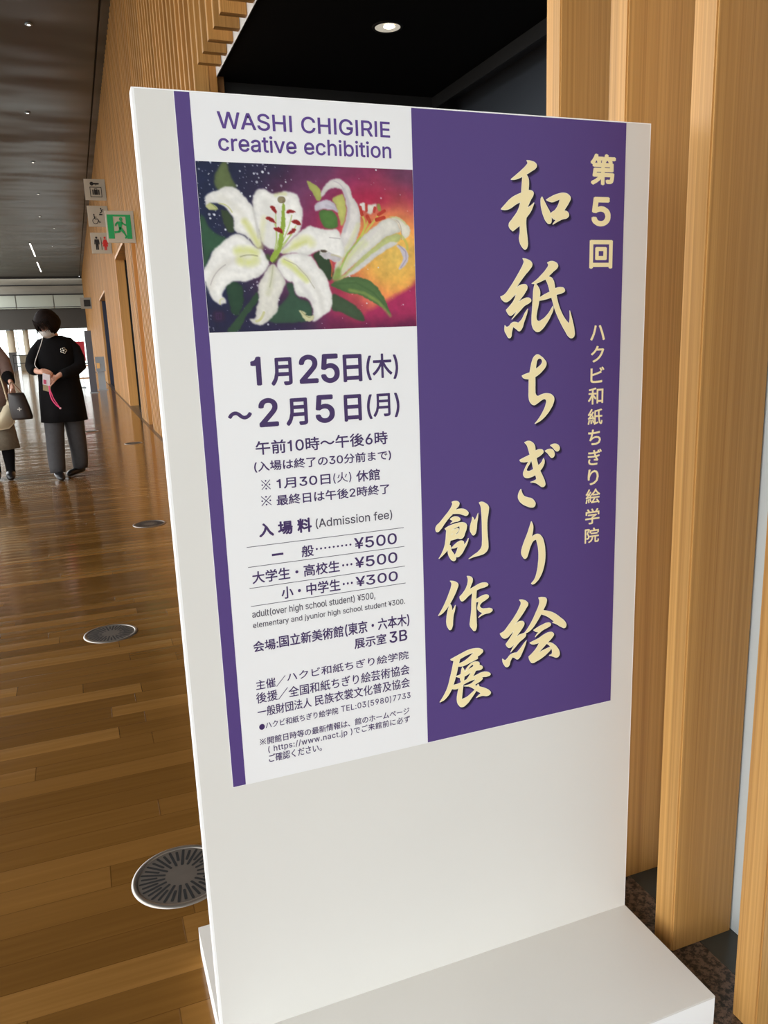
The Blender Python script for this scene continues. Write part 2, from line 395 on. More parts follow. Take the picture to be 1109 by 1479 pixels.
# ---- outline data: letter shapes, brush characters, text lines and picture shapes
INTER = {"(":[273,[[89,207,90,244,94,283,101,324,109,364,119,403,132,441,145,477,160,510,177,539,236,539,219,503,204,466,191,428,179,390,169,351,161,313,156,276,152,241,151,207,152,176,155,145,160,115,167,83,177,50,188,16,202,-19,218,-57,236,-96,177,-96,150,-46,128,4,111,55,99,106,92,156]]],")":[273,[[37,-96,56,-56,72,-18,86,18,97,52,106,85,113,116,118,147,121,177,122,207,121,241,117,276,112,313,104,351,94,390,82,428,69,466,54,503,37,539,97,539,113,510,128,477,142,441,154,403,164,364,173,323,179,283,183,244,184,207,182,156,174,104,161,53,144,3,123,-47,97,-96]]],",":[188,[[38,-119,68,71,137,71,84,-119]]],".":[188,[[95,-4,78,-1,63,9,53,24,50,41,53,59,63,73,78,83,95,87,113,83,128,73,138,59,141,41,138,24,128,9,113,-1]]],"/":[249,[[235,533,71,-76,14,-76,178,533]]],"0":[453,[[227,-7,191,-3,158,7,130,24,105,48,85,77,69,113,57,155,50,202,48,254,50,306,57,353,69,395,85,431,106,461,130,484,159,502,191,512,227,516,262,512,295,502,323,484,348,461,368,431,384,395,396,353,403,306,405,254,403,202,396,155,384,113,368,77,348,48,323,24,295,7,263,-3],[227,50,250,52,271,60,290,74,306,92,320,116,330,144,338,176,342,213,344,254,342,295,338,332,330,365,320,393,306,416,290,435,271,449,250,457,227,460,203,457,182,449,163,435,147,416,134,393,123,365,115,332,111,295,109,254,111,213,115,176,123,144,134,116,147,92,163,74,182,60,203,52]]],"1":[360,[[165,0,165,375,62,375,62,428,110,436,150,462,172,509,230,509,230,0]]],"2":[453,[[64,0,64,47,234,229,282,282,294,298,303,312,311,327,318,348,320,371,317,397,308,419,293,436,273,449,258,455,241,458,224,460,205,458,188,454,172,447,153,433,139,413,132,398,128,381,127,362,66,362,68,391,75,418,86,442,102,464,121,482,143,496,168,507,196,513,225,516,254,513,281,507,306,497,328,482,346,465,361,445,372,423,379,398,381,372,380,354,377,336,371,318,363,299,351,280,336,259,267,180,153,60,153,57,389,57,389,0]]],"3":[453,[[218,-7,188,-5,159,1,133,10,108,22,88,38,70,57,57,79,48,104,44,132,109,132,115,107,126,87,144,71,165,59,182,54,200,51,219,50,239,51,258,55,275,61,291,69,304,80,315,93,323,108,328,125,329,145,328,163,323,180,316,196,306,211,292,223,275,234,254,241,229,246,201,248,157,248,157,299,288,448,288,452,70,452,70,509,372,509,372,461,211,278,211,289,247,290,279,286,308,276,333,262,354,244,371,222,383,198,391,173,393,145,390,116,383,90,370,66,354,45,333,27,309,12,281,2,251,-5]]],"4":[453,[[40,105,40,158,247,509,311,509,109,166,109,163,413,163,413,105],[282,0,282,121,282,146,282,318,343,318,343,0]]],"5":[453,[[221,-7,192,-5,165,1,140,11,118,25,99,41,83,60,71,82,63,105,60,130,122,130,127,108,138,89,154,73,173,60,196,52,221,50,241,51,259,56,276,64,291,75,304,89,314,104,322,122,326,141,328,162,326,183,321,203,314,221,303,237,290,251,275,262,257,270,238,275,218,277,201,276,184,273,167,268,145,258,128,246,67,253,96,509,366,509,366,452,151,452,134,301,136,301,155,315,178,325,194,330,212,333,229,334,252,332,274,328,294,321,313,311,330,299,345,285,358,269,370,251,379,231,386,210,390,187,391,163,388,132,381,102,369,76,352,52,332,32,309,15,282,3,253,-4]]],"6":[453,[[226,-7,196,-4,168,3,142,15,119,31,100,51,84,74,73,101,66,130,64,162,65,187,71,212,80,239,93,268,112,302,137,340,252,509,322,509,151,261,145,261,154,275,165,288,179,299,196,307,214,312,235,314,265,312,291,305,316,295,337,280,355,262,370,240,380,215,387,187,389,157,387,127,379,98,368,73,352,50,333,30,310,14,284,3,257,-4],[226,48,245,50,263,55,279,63,293,73,304,86,314,101,322,119,326,137,327,157,326,178,322,196,314,213,304,228,293,241,279,251,263,259,245,264,226,265,207,264,190,259,174,252,160,241,148,229,138,214,131,197,126,179,125,158,126,138,131,119,138,102,148,86,160,73,174,63,190,55,207,50]]],"7":[453,[[97,0,323,448,323,452,62,452,62,509,391,509,391,449,165,0]]],"8":[453,[[226,-7,193,-5,163,1,136,11,111,25,91,42,74,62,62,84,54,109,52,135,53,156,58,176,65,195,75,212,87,228,101,241,117,252,134,260,153,265,153,267,129,276,109,289,93,308,80,330,73,354,70,380,73,405,79,429,90,450,106,469,124,485,146,498,170,508,197,514,226,516,255,514,282,508,306,498,328,485,346,469,361,450,373,429,379,405,382,380,379,354,372,330,359,308,343,289,323,276,300,267,300,265,319,260,335,252,351,241,365,228,377,212,387,195,395,176,399,156,401,135,398,109,391,84,378,62,362,42,341,25,317,11,289,1,259,-5],[226,49,248,50,267,54,285,60,307,74,323,91,333,113,337,139,335,157,330,173,322,189,312,202,298,213,283,223,265,230,247,234,226,235,206,234,187,230,169,223,154,213,140,202,130,189,122,173,117,157,115,139,119,113,129,91,145,74,167,60,185,54,205,50],[226,290,252,292,274,300,293,313,307,330,316,351,319,376,316,399,308,420,294,437,275,449,252,457,226,460,208,459,192,455,177,449,159,437,145,420,136,399,133,376,136,351,145,330,159,313,178,300,201,292]]],"9":[453,[[226,516,256,513,285,506,310,494,333,478,352,458,368,434,380,408,387,378,389,347,387,322,382,296,373,270,359,240,340,207,315,168,200,0,130,0,301,248,307,248,299,234,287,221,273,210,257,202,238,196,218,195,188,197,161,203,137,214,116,229,98,247,83,269,72,294,66,321,64,352,66,382,73,411,85,436,101,459,120,479,143,494,168,506,196,513],[226,460,207,459,190,454,174,446,160,435,148,423,138,407,131,390,127,372,125,352,127,331,131,313,138,295,148,280,160,268,174,257,190,250,207,245,226,243,245,245,263,249,279,257,293,267,305,280,314,295,322,312,326,330,327,350,326,371,322,390,314,407,305,422,293,435,279,446,263,454,245,459]]],":":[188,[[95,-4,78,-1,63,9,53,24,50,41,53,59,63,73,78,83,95,87,113,83,128,73,138,59,141,41,138,24,128,9,113,-1],[95,271,78,274,63,284,53,299,50,316,53,334,63,349,78,359,95,362,113,359,128,349,138,334,141,316,138,299,128,284,113,274]]],"A":[480,[[16,0,201,509,276,509,463,0,395,0,287,302,264,372,232,478,245,478,213,371,191,302,85,0],[110,142,110,199,370,199,370,142]]],"B":[456,[[60,0,60,509,241,509,274,507,304,501,329,491,350,477,367,461,381,442,390,421,396,398,398,374,397,353,393,336,387,320,373,301,356,286,336,275,315,267,315,262,331,260,347,254,363,245,378,234,391,220,402,203,411,184,416,161,418,136,416,111,410,88,400,67,386,48,368,31,344,18,317,8,284,2,247,0],[125,57,245,57,281,60,309,67,330,80,344,96,353,115,355,137,352,161,342,184,333,197,320,209,306,218,289,225,269,229,248,231,125,231],[125,285,238,285,256,287,273,290,288,296,308,309,323,326,333,348,336,372,333,393,326,412,313,429,294,442,270,449,240,452,125,452]]],"C":[510,[[267,-7,225,-3,186,7,150,25,119,49,92,79,70,115,53,157,44,203,40,254,44,305,53,352,70,393,92,429,119,459,150,484,186,501,225,512,267,516,293,514,317,511,340,504,362,496,383,485,402,471,419,456,435,438,448,418,459,397,467,373,473,348,408,348,401,373,389,395,375,413,357,428,337,440,315,449,292,454,267,456,237,453,209,445,184,432,161,414,141,391,125,364,113,332,106,295,103,254,106,213,113,177,125,145,141,117,161,94,184,76,210,63,237,56,267,53,292,55,315,60,337,69,357,81,375,96,389,114,401,136,408,160,473,160,467,135,459,112,448,91,435,71,420,53,402,38,383,24,363,13,341,5,317,-2,293,-6]]],"E":[419,[[60,0,60,509,372,509,372,452,125,452,125,286,355,286,355,229,125,229,125,57,375,57,375,0]]],"G":[520,[[269,-7,225,-3,185,7,149,25,118,49,91,79,69,116,53,157,43,203,40,254,43,305,53,352,69,393,91,429,117,459,149,484,184,501,223,512,265,516,291,514,316,510,340,504,363,494,384,483,403,469,421,453,436,436,449,416,460,395,468,373,474,349,408,349,399,372,387,393,373,411,356,427,337,439,315,448,300,453,283,455,265,456,236,453,209,445,183,432,160,414,141,392,125,364,113,332,106,295,103,254,106,213,113,177,125,145,141,117,161,95,184,76,210,63,238,56,269,53,296,55,322,61,345,71,365,85,382,102,396,123,407,147,413,173,415,202,434,199,283,199,283,256,478,256,478,200,475,160,466,124,451,91,431,62,406,38,377,19,344,5,308,-4]]],"H":[517,[[60,0,60,509,125,509,125,289,392,289,392,509,457,509,457,0,392,0,392,232,125,232,125,0]]],"I":[190,[[62,0,62,509,127,509,127,0]]],"L":[393,[[60,0,60,509,125,509,125,57,361,57,361,0]]],"R":[449,[[60,0,60,509,236,509,273,506,305,500,333,489,356,473,376,455,390,433,401,408,407,381,409,352,407,323,401,296,390,271,376,250,356,232,333,217,305,206,273,200,236,198,125,198,125,0],[125,255,234,255,258,256,280,260,298,267,319,281,334,300,340,316,344,333,345,352,344,371,340,389,334,405,325,419,313,430,298,440,279,446,258,451,233,452,125,452],[353,0,230,229,303,229,428,0]]],"S":[447,[[224,-9,188,-7,156,-1,128,9,102,23,81,40,64,60,51,83,42,109,38,137,104,137,108,118,114,102,123,88,136,76,150,66,166,59,185,53,204,50,224,49,246,50,267,54,286,60,303,69,317,79,329,92,338,106,344,122,346,139,342,161,332,179,316,193,296,205,245,222,184,239,145,253,112,269,86,289,67,313,56,341,52,372,54,400,62,425,75,448,92,468,113,484,138,498,165,508,195,514,227,516,259,514,289,508,316,498,340,484,360,468,377,449,390,427,398,403,401,378,337,378,332,402,320,421,302,437,280,449,254,456,225,459,204,457,185,454,167,448,145,435,129,418,118,398,115,376,119,352,131,334,148,319,169,308,212,293,264,279,312,264,328,256,344,248,359,238,372,226,384,213,395,198,402,180,407,161,408,139,406,112,399,87,386,64,370,43,349,25,323,11,294,0,261,-7]]],"T":[449,[[32,452,32,509,417,509,417,452,257,452,257,0,193,0,193,452]]],"W":[686,[[155,0,16,509,82,509,163,196,175,145,187,94,197,40,189,40,200,94,211,145,224,196,306,509,380,509,462,196,474,145,486,94,497,40,488,40,499,94,510,145,523,196,603,509,670,509,530,0,455,0,368,323,351,391,336,475,350,475,335,395,318,323,230,0]]],"a":[389,[[160,-9,137,-7,115,-3,94,5,76,15,60,29,48,45,38,63,32,84,30,108,32,128,36,146,43,161,58,179,78,193,92,200,108,206,125,211,178,220,234,227,252,230,265,235,273,243,276,255,276,257,273,279,267,297,256,311,240,322,220,329,196,331,171,329,149,322,132,313,118,301,107,288,100,274,41,291,51,313,64,331,79,346,95,358,114,368,133,375,153,380,173,383,194,384,239,379,255,375,271,369,286,360,300,350,312,336,322,320,330,301,335,278,337,251,337,0,277,0,277,52,272,52,252,25,236,12,215,1,199,-4,181,-7],[170,45,192,47,211,51,228,59,248,74,263,93,272,115,276,138,276,190,259,182,231,176,200,171,175,168,134,159,117,150,103,139,95,124,92,105,94,87,102,72,114,61,130,52,149,47]]],"b":[424,[[229,-8,208,-7,189,-3,172,4,153,17,138,31,118,59,112,59,112,0,53,0,53,509,114,509,114,319,118,319,137,346,152,360,171,373,188,379,207,383,229,384,259,382,287,374,313,361,335,342,354,320,370,293,381,261,388,227,390,189,388,151,381,116,370,84,355,57,336,34,313,16,288,3,260,-6],[220,47,242,49,262,55,279,66,294,80,306,97,316,117,323,139,327,163,328,189,327,215,323,239,316,261,307,281,295,298,280,311,262,322,243,328,220,330,198,328,178,322,161,312,147,299,134,282,125,263,118,241,114,216,113,189,114,162,118,138,125,115,135,95,147,78,162,65,179,55,198,49]]],"c":[396,[[207,-8,174,-5,144,3,117,16,93,35,72,58,56,85,44,116,37,150,34,187,37,225,44,260,56,291,72,318,93,341,117,360,144,374,174,382,207,384,226,384,243,381,260,377,284,368,305,356,324,341,340,322,349,308,356,293,362,277,303,262,290,289,270,311,242,325,207,330,184,328,163,321,145,310,130,296,118,278,108,258,102,236,98,212,96,187,98,163,102,139,108,117,118,97,130,80,145,66,163,55,184,49,207,46,243,52,271,66,292,89,304,117,363,102,357,86,350,70,341,56,325,37,306,21,292,12,277,5,261,-1,244,-5,226,-7]]],"d":[424,[[195,-8,165,-6,137,3,111,16,89,34,70,57,55,84,43,116,36,151,34,189,36,227,43,261,55,293,70,320,89,342,112,361,137,374,165,382,196,384,218,383,237,379,253,373,272,360,287,346,306,319,311,319,311,509,372,509,372,0,313,0,313,59,307,59,287,31,272,17,252,4,236,-3,217,-7],[205,47,226,49,246,55,263,65,278,78,290,95,299,115,306,138,310,162,312,189,310,216,306,241,300,263,290,282,278,299,263,312,246,322,227,328,205,330,182,328,162,322,145,311,130,298,118,281,108,261,102,239,98,215,96,189,98,163,102,139,109,117,118,97,130,80,145,66,162,55,182,49]]],"e":[404,[[212,-8,177,-5,145,3,117,16,92,35,72,58,56,85,44,116,37,150,34,187,36,224,44,258,55,290,71,317,91,340,115,359,142,373,172,382,205,384,226,383,246,380,266,374,285,366,303,355,319,341,334,324,347,305,357,282,365,256,370,227,371,194,371,169,75,169,75,221,338,221,310,202,308,226,304,248,298,269,288,286,277,301,263,314,246,323,227,328,205,330,183,328,164,323,146,313,131,301,119,286,109,270,102,251,97,231,96,211,96,178,98,151,102,127,110,106,121,88,135,73,151,61,169,53,190,48,212,46,234,48,254,53,271,61,285,73,297,88,306,105,365,91,358,72,348,55,335,39,320,26,302,14,283,4,261,-3,237,-7]]],"f":[254,[[228,379,228,327,6,327,6,379],[81,0,81,432,82,452,87,470,96,486,107,499,120,510,135,519,152,525,169,529,187,530,222,527,243,521,227,468,215,472,195,474,171,470,154,460,145,443,142,419,142,0]]],"g":[425,[[207,-151,180,-149,156,-146,134,-140,114,-132,97,-122,82,-110,70,-97,59,-84,51,-69,101,-41,122,-66,136,-78,154,-88,169,-93,187,-96,207,-97,236,-95,261,-87,282,-75,298,-58,308,-34,311,-6,311,68,306,68,287,41,272,28,252,16,236,10,217,6,195,5,165,7,138,14,113,27,90,43,71,65,55,90,43,120,36,154,34,191,36,229,43,263,55,293,71,320,90,342,112,361,138,374,166,382,196,384,218,383,237,379,253,373,273,360,288,346,308,319,313,319,313,379,372,379,372,-9,370,-40,363,-67,350,-90,334,-109,314,-124,291,-136,265,-144,237,-149],[205,59,227,61,246,66,264,75,278,87,290,103,300,121,307,142,311,166,312,193,311,219,307,242,300,264,291,283,279,299,264,312,247,322,227,328,205,330,182,328,163,322,145,312,130,298,118,282,109,262,102,241,98,218,96,193,98,167,102,144,109,123,118,104,131,88,145,76,163,66,183,61]]],"h":[410,[[114,227,114,0,53,0,53,509,114,509,114,287,102,287,116,319,132,344,152,362,175,374,200,382,227,384,252,383,275,377,295,369,313,356,328,340,341,321,350,298,355,271,357,240,357,0,296,0,296,235,293,263,286,286,273,304,256,318,235,326,210,329,192,328,176,324,161,317,141,303,126,283,119,266,115,248]]],"i":[167,[[53,0,53,379,114,379,114,0],[84,443,67,446,54,455,44,468,41,483,44,499,54,512,67,521,84,524,100,521,114,512,123,499,126,483,123,468,114,455,100,446]]],"j":[167,[[53,379,114,379,114,-30,112,-52,108,-72,102,-90,92,-106,80,-119,65,-129,47,-137,27,-141,4,-143,-10,-143,-10,-87,2,-87,25,-83,40,-72,50,-54,53,-29],[83,443,67,446,53,455,44,468,41,483,44,499,53,512,67,521,83,524,100,521,114,512,123,499,126,483,123,468,114,455,100,446]]],"l":[189,[[139,-2,112,0,91,8,74,20,62,37,55,59,53,84,53,509,114,509,114,99,115,77,120,62,130,54,146,52,160,53,170,54,181,3,162,-1]]],"m":[610,[[53,0,53,379,112,379,112,295,108,295,114,314,122,331,132,346,151,363,172,376,195,384,219,386,245,383,268,375,287,361,303,342,314,320,321,295,312,295,318,312,326,329,337,343,350,356,364,366,381,375,398,381,417,385,437,386,458,385,478,380,497,372,514,361,529,346,541,328,550,307,555,283,557,255,557,0,496,0,496,254,493,279,485,298,473,313,456,323,438,329,419,330,395,328,374,320,358,307,345,290,338,270,335,247,335,0,274,0,274,260,272,280,265,297,253,311,238,322,220,328,199,330,178,328,158,320,140,307,126,289,119,274,115,257,114,238,114,0]]],"n":[410,[[114,227,114,0,53,0,53,379,112,379,112,287,102,287,116,319,132,344,152,362,175,374,200,382,227,384,252,383,275,377,295,369,313,356,328,340,341,321,350,298,355,271,357,240,357,0,296,0,296,235,293,263,286,286,273,304,256,318,235,326,210,329,192,328,176,324,161,317,141,303,126,283,119,266,115,248]]],"o":[415,[[207,-8,174,-5,144,3,117,16,93,35,72,58,56,85,44,116,37,150,34,187,37,225,44,260,56,291,72,318,93,341,117,360,144,374,174,382,207,384,241,382,271,374,299,360,323,341,343,318,359,291,371,260,379,225,381,187,379,150,371,116,359,85,343,58,323,35,299,16,271,3,241,-5],[207,46,231,49,252,55,270,66,285,80,298,97,307,117,314,139,318,163,319,187,318,212,314,236,307,258,298,278,285,296,270,310,252,321,231,328,207,330,184,328,163,321,145,310,130,296,118,278,108,258,102,236,98,212,96,187,98,163,102,139,108,117,118,97,130,80,145,66,163,55,184,49]]],"p":[424,[[53,-143,53,379,112,379,112,319,118,319,137,346,152,360,171,373,188,379,207,383,229,384,259,382,287,374,313,361,335,342,354,320,370,293,381,261,388,227,390,189,388,151,381,116,370,84,355,57,336,34,313,16,288,3,260,-6,229,-8,208,-7,189,-3,173,4,153,17,138,31,118,59,114,59,114,-143],[220,47,242,49,262,55,279,66,294,80,306,97,316,117,323,139,327,163,328,189,327,215,323,239,316,261,307,281,295,298,280,311,262,322,243,328,220,330,198,328,178,322,161,312,147,299,134,282,125,263,118,241,114,216,113,189,114,162,118,138,125,115,135,95,147,78,162,65,179,55,198,49]]],"r":[259,[[53,0,53,379,112,379,112,321,115,321,124,339,137,354,152,367,171,377,191,383,213,385,229,384,243,384,243,322,230,324,207,326,182,323,159,315,140,301,126,284,117,262,114,237,114,0]]],"s":[365,[[182,-8,157,-7,133,-3,112,3,93,12,76,24,62,38,50,54,41,73,36,94,94,107,101,87,111,72,124,60,141,52,160,47,181,45,206,47,227,53,244,62,262,81,268,103,265,121,254,136,237,147,212,155,149,170,118,180,92,192,72,208,58,227,50,249,47,274,49,295,55,314,65,332,79,347,95,360,115,370,137,378,161,383,187,384,212,383,234,379,254,372,271,363,286,352,299,339,309,324,318,308,324,290,268,277,258,298,243,316,228,325,210,331,187,333,166,331,147,326,131,317,114,299,109,277,112,258,124,243,136,235,152,229,172,223,229,209,261,200,287,187,306,171,320,153,328,131,331,107,329,85,323,65,312,47,298,31,281,18,260,6,236,-2,210,-7]]],"t":[227,[[204,379,204,327,6,327,6,379],[65,471,126,471,126,98,128,76,136,61,150,53,170,50,185,51,202,54,213,2,192,-3,168,-4,138,-1,113,7,92,21,77,41,68,64,65,93]]],"u":[410,[[182,-5,158,-3,135,2,115,11,97,23,82,39,69,59,60,82,54,109,53,139,53,379,114,379,114,144,116,117,124,94,137,75,154,61,175,53,200,50,218,51,234,55,249,62,268,77,283,97,290,113,295,132,296,153,296,379,357,379,357,0,298,0,298,92,307,92,294,60,277,35,257,17,234,5,209,-3]]],"v":[389,[[163,0,17,379,84,379,165,155,187,87,206,21,184,21,203,87,224,155,305,379,371,379,226,0]]],"w":[567,[[138,0,23,379,87,379,133,214,154,137,175,41,165,41,186,135,206,214,252,379,316,379,362,214,382,136,402,41,391,41,413,135,434,214,480,379,545,379,429,0,368,0,319,172,305,225,291,280,277,338,291,338,277,280,263,225,248,172,199,0]]],"y":[389,[[47,-139,61,-86,71,-87,88,-90,104,-89,118,-84,130,-74,141,-58,151,-36,163,-1,17,379,84,379,165,155,187,87,206,21,184,21,202,87,224,155,305,379,371,379,204,-58,196,-77,187,-93,177,-107,159,-124,139,-136,117,-143,91,-145,65,-143]]],"¥":[382,[[80,509,208,227,159,205,9,509],[173,227,302,509,374,509,223,205],[223,267,223,0,159,0,159,267],[334,254,334,208,48,208,48,254],[334,156,334,109,48,109,48,156]]],"※":[690,[]]}
